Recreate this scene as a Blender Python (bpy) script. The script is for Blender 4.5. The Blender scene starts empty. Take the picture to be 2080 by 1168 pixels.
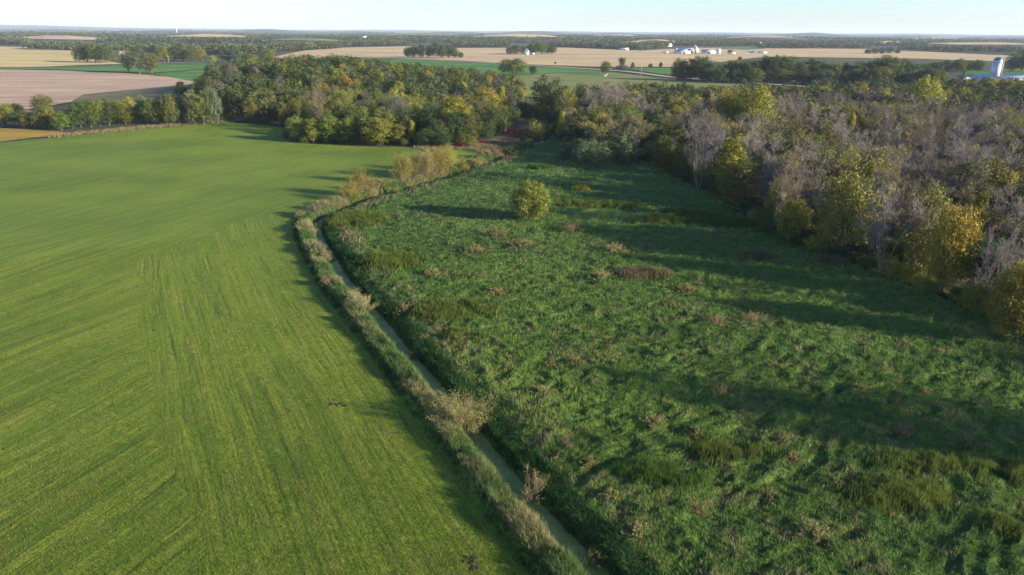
import bpy, math, random
import numpy as np
from mathutils import Matrix, Vector
R = math.radians
HAZE = 5e-5
rng = np.random.default_rng(7)
random.seed(7)
C = bpy.context.scene.collection
sc = bpy.context.scene

# ------------------------------------------------------------------ camera, sky, sun, exposure
F, CX, CY = 1400.0, 1040.0, 584.0
PITCH, ROLL, CAMH = R(20.41), R(0.42), 40.0
cam = bpy.data.cameras.new("camera"); co = bpy.data.objects.new("camera", cam); C.objects.link(co)
cam.sensor_width = 36; cam.lens = 36 * F / 2080
cam.clip_start = 0.5; cam.clip_end = 90000
co.matrix_world = Matrix.Translation((0, 0, CAMH)) @ Matrix.Rotation(math.pi / 2 - PITCH, 4, 'X') @ Matrix.Rotation(ROLL, 4, 'Z')
sc.camera = co
SUN_EL, SUN_AZ = R(15.5), math.atan2(-0.36, 0.93)      # azimuth of the sun, from +X
sx, sy = math.cos(SUN_AZ), math.sin(SUN_AZ)
w = bpy.data.worlds.new("World"); sc.world = w; w.use_nodes = True
nt = w.node_tree; bg = nt.nodes["Background"]
sky = nt.nodes.new("ShaderNodeTexSky"); sky.sky_type = 'NISHITA'; sky.sun_disc = False
sky.sun_elevation = SUN_EL; sky.sun_rotation = math.atan2(sx, sy)
sky.altitude = 250; sky.air_density = 1.0; sky.dust_density = 0.4; sky.ozone_density = 3.5
tint = nt.nodes.new("ShaderNodeMix"); tint.data_type = 'RGBA'; tint.blend_type = 'MULTIPLY'; tint.inputs[0].default_value = 1
tint.inputs[7].default_value = (.80, .86, 1.01, 1); nt.links.new(sky.outputs[0], tint.inputs[6]); nt.links.new(tint.outputs[2], bg.inputs[0]); bg.inputs[1].default_value = 0.092
sun = bpy.data.lights.new("sun", 'SUN'); so = bpy.data.objects.new("sun", sun); C.objects.link(so)
sun.energy = 4.7; sun.angle = R(1.0); sun.color = (1.0, 0.86, 0.66)
so.rotation_euler = Vector((sx * math.cos(SUN_EL), sy * math.cos(SUN_EL), math.sin(SUN_EL))).to_track_quat('Z', 'Y').to_euler()
sc.view_settings.view_transform = 'Standard'; sc.view_settings.look = 'None'
sc.view_settings.gamma = 1.0; sc.view_settings.exposure = 1.55
sc.cycles.max_bounces = 5; sc.cycles.diffuse_bounces = 3; sc.cycles.volume_bounces = 1
sc.cycles.transparent_max_bounces = 8; sc.cycles.caustics_reflective = False; sc.cycles.caustics_refractive = False
sc.cycles.use_denoising = True

# ------------------------------------------------------------------ geometry of the place
cp, sp = math.cos(PITCH), math.sin(PITCH); cr, sr = math.cos(ROLL), math.sin(ROLL)
def ray(u, v):
    x, y = (u - CX) / F, -(v - CY) / F
    x, y = x * cr - y * sr, x * sr + y * cr
    return x, cp + y * sp, -sp + y * cp
def G(u, v, z=0.0):                        # where the land of height z lies along a sight line
    x, y, zz = ray(u, v); t = (CAMH - z) / max(-zz, 2e-4)
    return (x * t, y * t)
def GP(L, z=0.0): return np.array([G(u, v, z) for u, v in L])

def vnoise(x, y, seed=0):                  # smooth value noise, 0..1
    xi, yi = np.floor(x).astype(np.int64), np.floor(y).astype(np.int64)
    fx, fy = x - xi, y - yi
    fx, fy = fx * fx * (3 - 2 * fx), fy * fy * (3 - 2 * fy)
    def h(a, b):
        n = (a * 374761393 + b * 668265263 + seed * 974711) & 0x7fffffff
        n = ((n ^ (n >> 13)) * 1274126177) & 0x7fffffff
        return ((n ^ (n >> 16)) & 0xffff) / 65535.0
    return (h(xi, yi) * (1 - fx) + h(xi + 1, yi) * fx) * (1 - fy) + (h(xi, yi + 1) * (1 - fx) + h(xi + 1, yi + 1) * fx) * fy
def fbm(x, y, seed=0, o=3):
    s = a = 0.0; k = 1.0
    for i in range(o):
        s = s + k * vnoise(x * 2.03 ** i + 17.3 * i, y * 2.03 ** i - 9.1 * i, seed + i); a += k; k *= .5
    return s / a
def inside(P, x, y):
    r = np.zeros(np.shape(x), bool); n = len(P); j = n - 1
    for i in range(n):
        xi, yi = P[i]; xj, yj = P[j]
        c = ((yi > y) != (yj > y)) & (x < (xj - xi) * (y - yi) / (yj - yi + 1e-12) + xi)
        r ^= c; j = i
    return r
def sdist(L, x, y):                        # signed distance to a polyline (positive to its right) and length along it
    best = np.full(np.shape(x), 1e9); sg = np.zeros(np.shape(x)); al = np.zeros(np.shape(x)); s0 = 0
    for (ax, ay), (bx, by) in zip(L[:-1], L[1:]):
        dx, dy = bx - ax, by - ay; l = math.hypot(dx, dy)
        t = np.clip(((x - ax) * dx + (y - ay) * dy) / (l * l), 0, 1)
        ex, ey = x - ax - t * dx, y - ay - t * dy; d = np.hypot(ex, ey)
        m = d < best; best = np.where(m, d, best)
        sg = np.where(m, np.sign(ex * dy - ey * dx), sg); al = np.where(m, s0 + t * l, al); s0 += l
    return best * sg, al
def smooth(x, a, b):
    t = np.clip((x - a) / (b - a), 0, 1); return t * t * (3 - 2 * t)
def subdiv(L, n=5):                        # Catmull-Rom
    P = [L[0]] + list(L) + [L[-1]]; out = []
    for i in range(1, len(P) - 2):
        p0, p1, p2, p3 = map(np.array, P[i - 1:i + 3])
        for k in range(n):
            t = k / n
            out.append(.5 * (2 * p1 + (p2 - p0) * t + (2 * p0 - 5 * p1 + 4 * p2 - p3) * t * t + (3 * p1 - p0 - 3 * p2 + p3) * t ** 3))
    out.append(np.array(P[-1])); return np.array(out)

DITCH = GP([(1480, 1420), (1340, 1290), (1250, 1190), (1190, 1128), (1130, 1066), (1075, 1003), (1017, 935), (962, 868), (905, 800), (850, 738), (800, 680), (747, 618), (707, 572), (680, 530), (656, 490), (645, 462), (655, 441), (695, 425), (745, 405), (805, 388), (870, 370), (935, 350), (1000, 328), (1060, 303), (1095, 286), (1108, 268), (1112, 240)])
DITCH = subdiv([tuple(p) for p in DITCH], 4)
LWOOD = np.vstack([GP([(395, 250), (470, 252), (582, 263), (588, 286), (700, 294), (830, 299), (930, 297), (985, 287), (1020, 262), (1040, 240), (1062, 225)]),
                   GP([(1062, 188), (960, 178), (830, 171), (700, 170), (560, 171), (470, 178), (435, 195), (400, 222)])])
RWOOD = np.vstack([GP([(1112, 232), (1122, 262), (1150, 298), (1200, 325), (1330, 332), (1372, 365), (1450, 402), (1560, 478), (1690, 532), (1800, 568), (1900, 612), (1990, 655), (2100, 690)]),
                   np.array([(92, 66), (112, 50), (150, 30), (260, 20), (420, 250)]),
                   GP([(2200, 190), (2080, 192), (1900, 196), (1760, 203), (1560, 210), (1400, 212), (1290, 208), (1200, 214), (1150, 226)])])
PAST = np.vstack([np.array([(60, 20), (-260, 20)]), GP([(-420, 320), (-60, 296), (0, 290), (150, 276), (300, 264), (380, 257), (480, 252), (580, 262), (590, 290), (700, 296), (830, 301), (930, 300), (1000, 299), (1060, 300)])])
RAD, TH = None, None
MOUNDS = [(*G(u, v), sx_, sy_, h_) for u, v, sx_, sy_, h_ in [(1330, 90, 90, 120, 15), (1800, 92, 110, 120, 13), (2000, 93, 260, 160, 13), (620, 86, 120, 140, 13), (120, 84, 150, 150, 16), (420, 80, 200, 200, 18), (1050, 80, 240, 220, 22), (1550, 82, 200, 200, 16), (860, 76, 300, 260, 24), (1260, 77, 260, 240, 22), (1900, 83, 260, 220, 20)]]
def mounds(x, y): return sum(h * np.exp(-(((x - a) / p) ** 2 + ((y - b) / q) ** 2)) for a, b, p, q, h in MOUNDS)
def hill(x, y):
    a = 12.5 * np.exp(-(((x + 128) / 88) ** 2 + ((y - 450) / 95) ** 2) ** 1.1)
    return a
def lumps(x, y):                           # lodged waves of marsh grass
    wx = x + 2.2 * vnoise(x * .21, y * .21, 5) ; wy = y + 2.2 * vnoise(x * .21 + 7, y * .21, 6)
    c, s = math.cos(.55), math.sin(.55)
    a, b = wx * c + wy * s, -wx * s + wy * c
    r1 = 1 - np.abs(2 * vnoise(a * .28, b * .62, 1) - 1)
    r2 = 1 - np.abs(2 * vnoise(a * .75, b * 1.35, 2) - 1)
    big = fbm(x * .09, y * .09, 3, 2)
    return .5 * r1 ** 1.4 + .36 * r2 + .55 * big
def height(x, y, d=None):
    if d is None: d, _ = sdist(DITCH, x, y)
    near = smooth(-y, -330, -250)
    wob = .25 * (vnoise(x * .5, y * .5, 31) - .5) + .35 * (vnoise(x * .17, y * .17, 33) - .5)
    prof = np.interp(d + wob, [-4.8, -3.8, -2.0, -.35, .35, 1.6, 3.6, 5.5], [0, .42, .48, -1.5, -1.5, .1, .45, .4])
    mead = np.where(d > 0, smooth(d, 2.2, 6) * (lumps(x, y) - .45) , .0)
    fld = np.where(d < -4, .05 * (fbm(x * .3, y * .3, 12, 2) - .5), 0)
    und = 2.2 * smooth(np.hypot(x, y), 700, 1600) * (fbm(x / 420., y / 420., 71, 2) - .5) + 30 * smooth(np.hypot(x, y), 2200, 5200) * (fbm(x / 1300., y / 1300., 75, 2) - .5) * (1 - smooth(np.hypot(x, y), 9000, 12000))
    return hill(x, y) + np.where(np.hypot(x, y) > 1500, mounds(x, y), 0) + near * (prof + mead) + fld + und - (1 - near) * 0.0
def hz(x, y): return float(height(np.array([float(x)]), np.array([float(y)]))[0])

# ------------------------------------------------------------------ object helpers
def tag(o, label=None, cat=None, group=None, kind=None):
    for k, v in (("label", label), ("category", cat), ("group", group), ("kind", kind)):
        if v: o[k] = v
    return o
def mesh_np(name, V, faces, mat=None, attrs=None, smooth_=False):
    """faces: list of int arrays (n,k)"""
    me = bpy.data.meshes.new(name); V = np.ascontiguousarray(V, np.float32)
    me.vertices.add(len(V)); me.vertices.foreach_set("co", V.ravel())
    faces = [f for f in faces if len(f)]
    tot = [np.full(len(f), f.shape[1]) for f in faces]; tot = np.concatenate(tot)
    loops = np.concatenate([f.ravel() for f in faces]).astype(np.int32)
    me.loops.add(len(loops)); me.loops.foreach_set("vertex_index", loops)
    me.polygons.add(len(tot)); st = np.concatenate([[0], np.cumsum(tot)[:-1]]).astype(np.int32)
    me.polygons.foreach_set("loop_start", st)
    if smooth_: me.polygons.foreach_set("use_smooth", np.ones(len(tot), bool))
    for k, a in (attrs or {}).items():
        a = np.asarray(a, np.float32)
        if a.ndim == 1: at = me.attributes.new(k, 'FLOAT', 'POINT'); at.data.foreach_set("value", a)
        else:
            if a.shape[1] == 3: a = np.hstack([a, np.ones((len(a), 1), np.float32)])
            at = me.attributes.new(k, 'FLOAT_COLOR', 'POINT'); at.data.foreach_set("color", a.ravel())
    me.update(calc_edges=True)
    if mat: me.materials.append(mat)
    return me
def obj(name, me, parent=None, loc=None):
    o = bpy.data.objects.new(name, me); C.objects.link(o)
    if parent: o.parent = parent
    if loc is not None: o.location = loc
    return o
def empty(name, loc=(0, 0, 0), rz=0, s=1):
    o = bpy.data.objects.new(name, None); C.objects.link(o); o.location = loc; o.rotation_euler = (0, 0, rz)
    o.scale = (s, s, s) if np.isscalar(s) else s; o.empty_display_size = .5
    return o
class MB:
    def __init__(s): s.v = []; s.f3 = []; s.f4 = []; s.n = 0
    def add(s, V, f4=(), f3=()):
        V = np.asarray(V, float); b = s.n
        s.v.append(V); s.n += len(V)
        if len(f4): s.f4.append(np.asarray(f4) + b)
        if len(f3): s.f3.append(np.asarray(f3) + b)
    def box(s, x0, x1, y0, y1, z0, z1):
        V = [(x, y, z) for z in (z0, z1) for y in (y0, y1) for x in (x0, x1)]
        s.add(V, [(0, 2, 3, 1), (4, 5, 7, 6), (0, 1, 5, 4), (2, 6, 7, 3), (0, 4, 6, 2), (1, 3, 7, 5)])
    def gable(s, x0, x1, y0, y1, z0, z1, ov=0.4, th=.15):      # roof, ridge along x
        ym = (y0 + y1) / 2; a, b = x0 - ov, x1 + ov; k = (z1 - z0) / (ym - y0)
        for sg in (-1, 1):
            ye = (y0 - ov) if sg < 0 else (y1 + ov); ze = z0 - k * ov
            V = [(a, ye, ze), (b, ye, ze), (b, ym, z1), (a, ym, z1), (a, ye, ze + th), (b, ye, ze + th), (b, ym, z1 + th), (a, ym, z1 + th)]
            s.add(V, [(0, 1, 2, 3), (4, 7, 6, 5), (0, 4, 5, 1), (3, 2, 6, 7), (0, 3, 7, 4), (1, 5, 6, 2)])
    def gable_wall(s, x0, x1, y0, y1, zb, ze, zr):
        ym = (y0 + y1) / 2; s.box(x0, x1, y0, y1, zb, ze)
        s.add([(x0, y0, ze), (x0, y1, ze), (x0, ym, zr), (x1, y0, ze), (x1, y1, ze), (x1, ym, zr)], [(0, 3, 5, 2), (1, 2, 5, 4)], [(0, 2, 1), (3, 4, 5)])
    def cyl(s, x, y, z0, z1, r0, r1=None, n=16, axis='z'):
        r1 = r0 if r1 is None else r1; a = np.linspace(0, 2 * math.pi, n, endpoint=False)
        A = np.stack([np.cos(a), np.sin(a)], 1)
        V = np.vstack([np.c_[A * r0, np.full(n, z0)], np.c_[A * r1, np.full(n, z1)], [[0, 0, z0]], [[0, 0, z1]]])
        if axis == 'x': V = V[:, [2, 0, 1]]
        if axis == 'y': V = V[:, [0, 2, 1]]
        V = V + (np.array([x, y, 0]) if axis == 'z' else np.array([0, x, y]) if axis == 'x' else np.array([x, 0, y]))
        i = np.arange(n); j = (i + 1) % n
        s.add(V, np.stack([i, j, n + j, n + i], 1), np.vstack([np.stack([j, i, i * 0 + 2 * n], 1), np.stack([n + i, n + j, i * 0 + 2 * n + 1], 1)]))
    def dome(s, x, y, z, r, hgt, n=24, m=6):
        V = []; 
        for k in range(m):
            t = k / m * math.pi / 2
            for i in range(n):
                a = 2 * math.pi * i / n; V.append((x + r * math.cos(t) * math.cos(a), y + r * math.cos(t) * math.sin(a), z + hgt * math.sin(t)))
        V.append((x, y, z + hgt)); q = []; t3 = []
        for k in range(m - 1):
            for i in range(n): q.append((k * n + i, k * n + (i + 1) % n, (k + 1) * n + (i + 1) % n, (k + 1) * n + i))
        for i in range(n): t3.append(((m - 1) * n + i, (m - 1) * n + (i + 1) % n, m * n))
        s.add(V, q, t3)
    def build(s, name, mat, parent=None):
        fs = [np.vstack(x).astype(np.int32) for x in (s.f4, s.f3) if x]
        return obj(name, mesh_np(name, np.vstack(s.v), fs, mat), parent)

# ------------------------------------------------------------------ materials
def mat(name, col, rough=.8, spec=.2, metal=0, noise=None, bump=None, transl=0, coat=None):
    m = bpy.data.materials.new(name); m.use_nodes = True; t = m.node_tree; b = t.nodes["Principled BSDF"]
    b.inputs["Base Color"].default_value = (*col, 1); b.inputs["Roughness"].default_value = rough
    b.inputs["Specular IOR Level"].default_value = spec; b.inputs["Metallic"].default_value = metal
    if noise:                                  # (scale, amount)
        n = t.nodes.new("ShaderNodeTexNoise"); n.inputs["Scale"].default_value = noise[0]; n.inputs["Detail"].default_value = 6
        g = t.nodes.new("ShaderNodeNewGeometry"); t.links.new(g.outputs["Position"], n.inputs["Vector"])
        mx = t.nodes.new("ShaderNodeMix"); mx.data_type = 'RGBA'
        mx.inputs[6].default_value = (*[c * (1 - noise[1]) for c in col], 1); mx.inputs[7].default_value = (*[min(1, c * (1 + noise[1])) for c in col], 1)
        t.links.new(n.outputs[0], mx.inputs[0]); t.links.new(mx.outputs[2], b.inputs["Base Color"])
    return m
class NG:
    """tiny node builder"""
    def __init__(s, name):
        s.m = bpy.data.materials.new(name); s.m.use_nodes = True; s.t = s.m.node_tree; s.b = s.t.nodes["Principled BSDF"]
        s.b.inputs["Roughness"].default_value = .85; s.b.inputs["Specular IOR Level"].default_value = .12
    def n(s, ty, **kw):
        x = s.t.nodes.new(ty)
        for k, v in kw.items(): setattr(x, k, v)
        return x
    def link(s, a, b): s.t.links.new(a, b)
    def pos(s): return s.n("ShaderNodeNewGeometry").outputs["Position"]
    def attr(s, nm, fac=True):
        a = s.n("ShaderNodeAttribute", attribute_name=nm); return a.outputs["Fac"] if fac else a.outputs["Color"]
    def noise(s, vec, scale, detail=4, rough=.55, dist=0):
        x = s.n("ShaderNodeTexNoise"); s.link(vec, x.inputs["Vector"]); x.inputs["Scale"].default_value = scale
        x.inputs["Detail"].default_value = detail; x.inputs["Roughness"].default_value = rough; x.inputs["Distortion"].default_value = dist
        return x.outputs[0]
    def ramp(s, f, a, b, lo=0, hi=1):
        x = s.n("ShaderNodeMapRange", interpolation_type='SMOOTHSTEP'); s.link(f, x.inputs[0])
        for i, v in enumerate((a, b, lo, hi)): x.inputs[1 + i].default_value = v
        return x.outputs[0]
    def val(s, x, i, sock):
        if isinstance(x, (int, float)): sock.default_value = x
        elif isinstance(x, tuple): sock.default_value = (*x, 1)
        else: s.link(x, sock)
    def mix(s, f, a, b, mode='MIX'):
        x = s.n("ShaderNodeMix", data_type='RGBA', blend_type=mode); s.val(f, 0, x.inputs[0]); s.val(a, 0, x.inputs[6]); s.val(b, 0, x.inputs[7])
        return x.outputs[2]
    def math(s, op, a, b=0.0):
        x = s.n("ShaderNodeMath", operation=op); s.val(a, 0, x.inputs[0]); s.val(b, 0, x.inputs[1]); return x.outputs[0]
    def mapv(s, vec, scale=(1, 1, 1), rot=0):
        x = s.n("ShaderNodeMapping"); s.link(vec, x.inputs[0]); x.inputs["Scale"].default_value = scale; x.inputs["Rotation"].default_value = (0, 0, rot); return x.outputs[0]
    def comb(s, a, b):
        x = s.n("ShaderNodeCombineXYZ"); s.link(a, x.inputs[0]); s.link(b, x.inputs[1]); return x.outputs[0]
    def bump(s, h, dist, strength=1):
        x = s.n("ShaderNodeBump"); x.inputs["Distance"].default_value = dist; x.inputs["Strength"].default_value = strength
        s.link(h, x.inputs["Height"]); s.link(x.outputs[0], s.b.inputs["Normal"])
    def out(s, col): s.link(col, s.b.inputs["Base Color"]); return s.m
def foliage(name, a, b, c=None, tr=.25):
    g = NG(name); r = g.attr("rnd"); oi = g.n("ShaderNodeObjectInfo").outputs["Random"]
    col = g.mix(r, a, b)
    if c: col = g.mix(g.ramp(r, .72, .98), col, c)
    hs = g.n("ShaderNodeHueSaturation"); g.link(col, hs.inputs["Color"])
    g.link(g.ramp(oi, 0, 1, .478, .518), hs.inputs["Hue"])
    o2 = g.math('FRACT', g.math('MULTIPLY', oi, 7.13)); g.link(g.math('ADD', g.math('MULTIPLY', o2, .5), .75), hs.inputs["Value"])
    col = hs.outputs[0]; g.link(col, g.b.inputs["Base Color"]); g.b.inputs["Roughness"].default_value = .6; g.b.inputs["Specular IOR Level"].default_value = .25
    if tr:
        tl = g.n("ShaderNodeBsdfTranslucent"); g.link(col, tl.inputs[0]); ms = g.n("ShaderNodeMixShader"); ms.inputs[0].default_value = tr
        g.link(g.b.outputs[0], ms.inputs[1]); g.link(tl.outputs[0], ms.inputs[2])
        g.link(ms.outputs[0], g.t.nodes["Material Output"].inputs[0])
    return g.m
FO = dict(
    dark=foliage("dark_foliage", (.035, .06, .018), (.075, .11, .028)),
    green=foliage("green_foliage", (.06, .092, .018), (.13, .165, .030)),
    olive=foliage("olive_foliage", (.095, .11, .022), (.19, .19, .038)),
    yellow=foliage("yellow_foliage", (.16, .175, .02), (.32, .29, .035)),
    gold=foliage("gold_foliage", (.17, .135, .016), (.34, .25, .03), (.24, .24, .03)),
    willow=foliage("willow_foliage", (.06, .085, .04), (.125, .155, .075)),
    rust=foliage("rust_foliage", (.15, .105, .055), (.25, .18, .10)),
    sedge=foliage("sedge_foliage", (.10, .125, .022), (.20, .21, .045)),
    tan=foliage("tan_foliage", (.17, .165, .045), (.30, .27, .09)),
    bright=foliage('bright_green_foliage', (.085, .125, .018), (.20, .235, .032)),
    red=foliage("red_foliage", (.14, .035, .025), (.28, .08, .05)),
    lone=foliage("lone_tree_foliage", (.13, .15, .02), (.26, .265, .04)),
)
BARK = mat("bark", (.11, .095, .08), .9, noise=(2., .4))
def twigmat(name, a, b):
    g = NG(name); oi = g.n("ShaderNodeObjectInfo").outputs["Random"]; return g.out(g.mix(oi, a, b))
TWIG = dict(grey=twigmat("grey_twigs", (.12, .11, .105), (.20, .18, .17)), pale=twigmat("pale_twigs", (.19, .165, .14), (.25, .22, .185)), olive=twigmat("olive_stems", (.10, .11, .035), (.14, .15, .05)), brown=twigmat("brown_twigs", (.13, .105, .07), (.19, .155, .11)))
def vcol(name, rough=.8, tr=0.2):
    g = NG(name); c = g.attr("col", False); g.link(c, g.b.inputs["Base Color"]); g.b.inputs["Roughness"].default_value = rough
    if tr:
        tl = g.n("ShaderNodeBsdfTranslucent"); g.link(c, tl.inputs[0]); ms = g.n("ShaderNodeMixShader"); ms.inputs[0].default_value = tr
        g.link(g.b.outputs[0], ms.inputs[1]); g.link(tl.outputs[0], ms.inputs[2]); g.link(ms.outputs[0], g.t.nodes["Material Output"].inputs[0])
    return g.m
GRASSM = vcol("grass_blades", .7, .42); MASSM = vcol("mass_foliage", .7, .2)

# pasture: mown green sward with mowing lines
g = NG("pasture_grass"); P = g.pos(); ac, al = g.attr("across"), g.attr("along")
big = g.noise(P, .03, 4); med = g.noise(P, .35, 5, .6); fine = g.noise(P, 5, 4, .7)
st1 = g.noise(g.comb(g.math('MULTIPLY', ac, .55), g.math('MULTIPLY', al, .02)), 1.0, 5, .65)
st2 = g.noise(g.comb(g.math('MULTIPLY', ac, 2.2), g.math('MULTIPLY', al, .06)), 1.0, 4, .6)
c = g.mix(g.ramp(big, .35, .65), (.105, .165, .020), (.170, .240, .028))
sy_ = g.n("ShaderNodeSeparateXYZ"); g.link(P, sy_.inputs[0]); near = g.ramp(sy_.outputs[1], 85, 170, 1, .4)
c = g.mix(g.math('MULTIPLY', g.ramp(st1, .42, .64), near), c, (.225, .27, .032))
c = g.mix(g.math('MULTIPLY', g.math('MULTIPLY', g.ramp(st2, .5, .70), .7), near), c, (.055, .10, .015))
fr = g.math('FRACT', g.math('MULTIPLY', g.math('ADD', ac, g.math('MULTIPLY', g.noise(P, .06, 2), 3.0)), .115)); line = g.math('ADD', g.ramp(fr, .04, .0, 0, 1), g.math('MULTIPLY', g.ramp(fr, .20, .24, 0, 1), g.ramp(fr, .28, .24, 0, 1)))
c = g.mix(g.math('MULTIPLY', g.math('MULTIPLY', line, g.ramp(g.noise(P, .12, 4, .6), .46, .60)), g.math('MULTIPLY', near, .75)), c, (.05, .07, .018))
lp = g.math('MULTIPLY', g.ramp(fr, .44, .48, 0, 1), g.ramp(fr, .54, .5, 0, 1)); c = g.mix(g.math('MULTIPLY', g.math('MULTIPLY', lp, g.ramp(g.noise(P, .1, 4, .65), .54, .64)), g.math('MULTIPLY', near, .8)), c, (.27, .27, .06))
dry = g.math('MULTIPLY', g.ramp(st2, .40, .30), g.ramp(med, .46, .58)); dry = g.math('MULTIPLY', dry, near); c = g.mix(g.math('MULTIPLY', dry, .95), c, (.30, .25, .08))
dry2 = g.math('MULTIPLY', g.ramp(g.noise(P, .8, 5, .7), .54, .70), g.ramp(big, .40, .58)); c = g.mix(g.math('MULTIPLY', dry2, .6), c, (.25, .21, .075))
c = g.mix(g.math('MULTIPLY', g.ramp(g.noise(P, .5, 5, .7), .66, .72), .8), c, (.07, .06, .04))
c = g.mix(g.ramp(fine, .3, .75), c, g.mix(.5, c, (.03, .05, .008)))
h = g.math('ADD', g.math('MULTIPLY', fine, .5), g.math('ADD', g.math('MULTIPLY', st2, 1.2), med)); g.bump(h, .16, .8)
M_PAST = g.out(c)
# marsh meadow floor
g = NG("marsh_grass"); P = g.pos(); v1 = g.noise(P, .07, 4, .6); v2 = g.noise(P, .6, 5, .6); v3 = g.noise(g.mapv(P, (1, 2.2, 1), .6), 2.6, 5, .7)
c = g.mix(g.ramp(v2, .35, .65), (.062, .125, .030), (.13, .205, .042))
c = g.mix(g.math('MULTIPLY', g.ramp(v3, .52, .7), g.ramp(v1, .4, .6)), c, (.15, .14, .06))
c = g.mix(g.ramp(v3, .5, .3), c, (.012, .032, .012)); g.bump(g.math('ADD', v3, v2), .5, .9)
M_MEAD = g.out(c)
g = NG("land"); P = g.pos(); v1 = g.noise(P, .004, 4, .6); v2 = g.noise(P, .12, 5, .65); v3 = g.noise(P, 1.5, 4)
c = g.mix(g.ramp(v2, .35, .65), (.04, .055, .02), (.085, .075, .04)); c = g.mix(g.ramp(v1, .5, .62), c, (.10, .12, .05));
c = g.mix(g.ramp(v3, .4, .7), c, g.mix(.5, c, (.03, .025, .015))); g.bump(v3, .3, .6)
M_LAND = g.out(c)
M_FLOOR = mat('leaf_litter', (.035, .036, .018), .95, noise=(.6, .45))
def field_mat(name, a, b, rowscale=None, rot=0, c3=None, bs=.02):
    g = NG(name); P = g.pos(); v1 = g.noise(P, bs, 4, .6); v2 = g.noise(P, .3, 4, .7)
    c = g.mix(g.ramp(v1, .35, .65), a, b); c = g.mix(g.math('MULTIPLY', v2, .35), c, tuple(x * .6 for x in a))
    if rowscale:
        s_ = g.noise(g.mapv(P, (rowscale * .03, rowscale, 1), rot), 1, 4, .6); c = g.mix(g.math('MULTIPLY', g.ramp(s_, .46, .64), .75), c, c3 or tuple(x * .55 for x in a))
    g.bump(v2, .25, .6); return g.out(c)
M_BROWN = field_mat("harvested_soil", (.42, .29, .19), (.50, .36, .23), .16, R(14))
M_CORN = field_mat("ripe_crop", (.54, .40, .21), (.45, .33, .17), .03, R(4), None, .006)
M_GOLDF = field_mat("golden_crop", (.58, .43, .17), (.48, .38, .14), .03, R(8), None, .01)
M_SOY = field_mat("turning_soy", (.36, .24, .05), (.22, .19, .04), .3, R(-20))
M_ALF = field_mat("alfalfa", (.07, .175, .03), (.10, .21, .035), .05, R(5))
M_LAWN = field_mat("pasture_lawn", (.11, .17, .035), (.20, .21, .06), .05, R(2), (.20, .18, .07))
M_WEED = field_mat("dry_weeds", (.20, .155, .08), (.11, .11, .045), .2, 0)
M_GRAVEL = mat("gravel", (.36, .31, .25), .9, noise=(.8, .25))
g = NG("duckweed_water"); P = g.pos(); v = g.noise(P, .5, 5, .65); v2 = g.noise(P, 6, 4)
c = g.mix(g.ramp(v, .38, .6), (.18, .22, .055), (.26, .29, .09)); c = g.mix(g.math('MULTIPLY', g.ramp(v2, .5, .7), .35), c, (.06, .08, .03))
g.b.inputs["Roughness"].default_value = .55; g.b.inputs["Specular IOR Level"].default_value = .12; g.bump(v2, .01, .3)
M_WATER = g.out(c)

# ------------------------------------------------------------------ land: one polar sheet split by cover
rr = np.concatenate([[2, 6, 12, 18, 23], np.exp(np.arange(math.log(27), math.log(330), .0042)), np.exp(np.arange(math.log(332), math.log(42000), .028))])
th = np.concatenate([np.linspace(-math.pi, -R(52), 24, endpoint=False), np.linspace(-R(52), R(47), 430), np.linspace(R(47), math.pi, 24)[1:]])
RR, TT = np.meshgrid(rr, th, indexing='ij'); X, Y = RR * np.sin(TT), RR * np.cos(TT)
D, AL = sdist(DITCH, X.ravel(), Y.ravel()); D = D.reshape(X.shape); AL = AL.reshape(X.shape)
Z = height(X, Y, D)
nr, nth = X.shape
idx = np.arange(nr * nth).reshape(nr, nth)
q = np.stack([idx[:-1, :-1], idx[:-1, 1:], idx[1:, 1:], idx[1:, :-1]], -1).reshape(-1, 4)[:, ::-1]
xc = X.ravel()[q].mean(1); yc = Y.ravel()[q].mean(1); dc = D.ravel()[q].mean(1)
in_l, in_r, in_p = inside(LWOOD, xc, yc), inside(RWOOD, xc, yc), inside(PAST, xc, yc)
m_past = in_p & (dc < -3.9) & ~in_l
MEADL = np.vstack([GP([(1085, 250), (1120, 235)]), np.array([(420, 260), (300, -20), (30, 10)])])
meadpoly = np.vstack([DITCH[:-4], GP([(1040, 262), (1060, 238), (1120, 236)]), np.array([(420, 240), (300, -40), (60, 0)])])
m_mead = inside(meadpoly, xc, yc) & (dc > 0) & ~in_r
m_mead |= (dc < 0) & (dc > -4.2) & (yc < 340) | ((dc > 0) & (dc < 5) & (yc < 330))
m_mead |= (~m_past) & (yc > 225) & (yc < 400) & (xc > -45) & (xc < 40) & ~in_l & ~in_r
m_mead &= ~m_past; m_wood = (in_l | in_r) & ~(m_past | m_mead)
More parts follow.
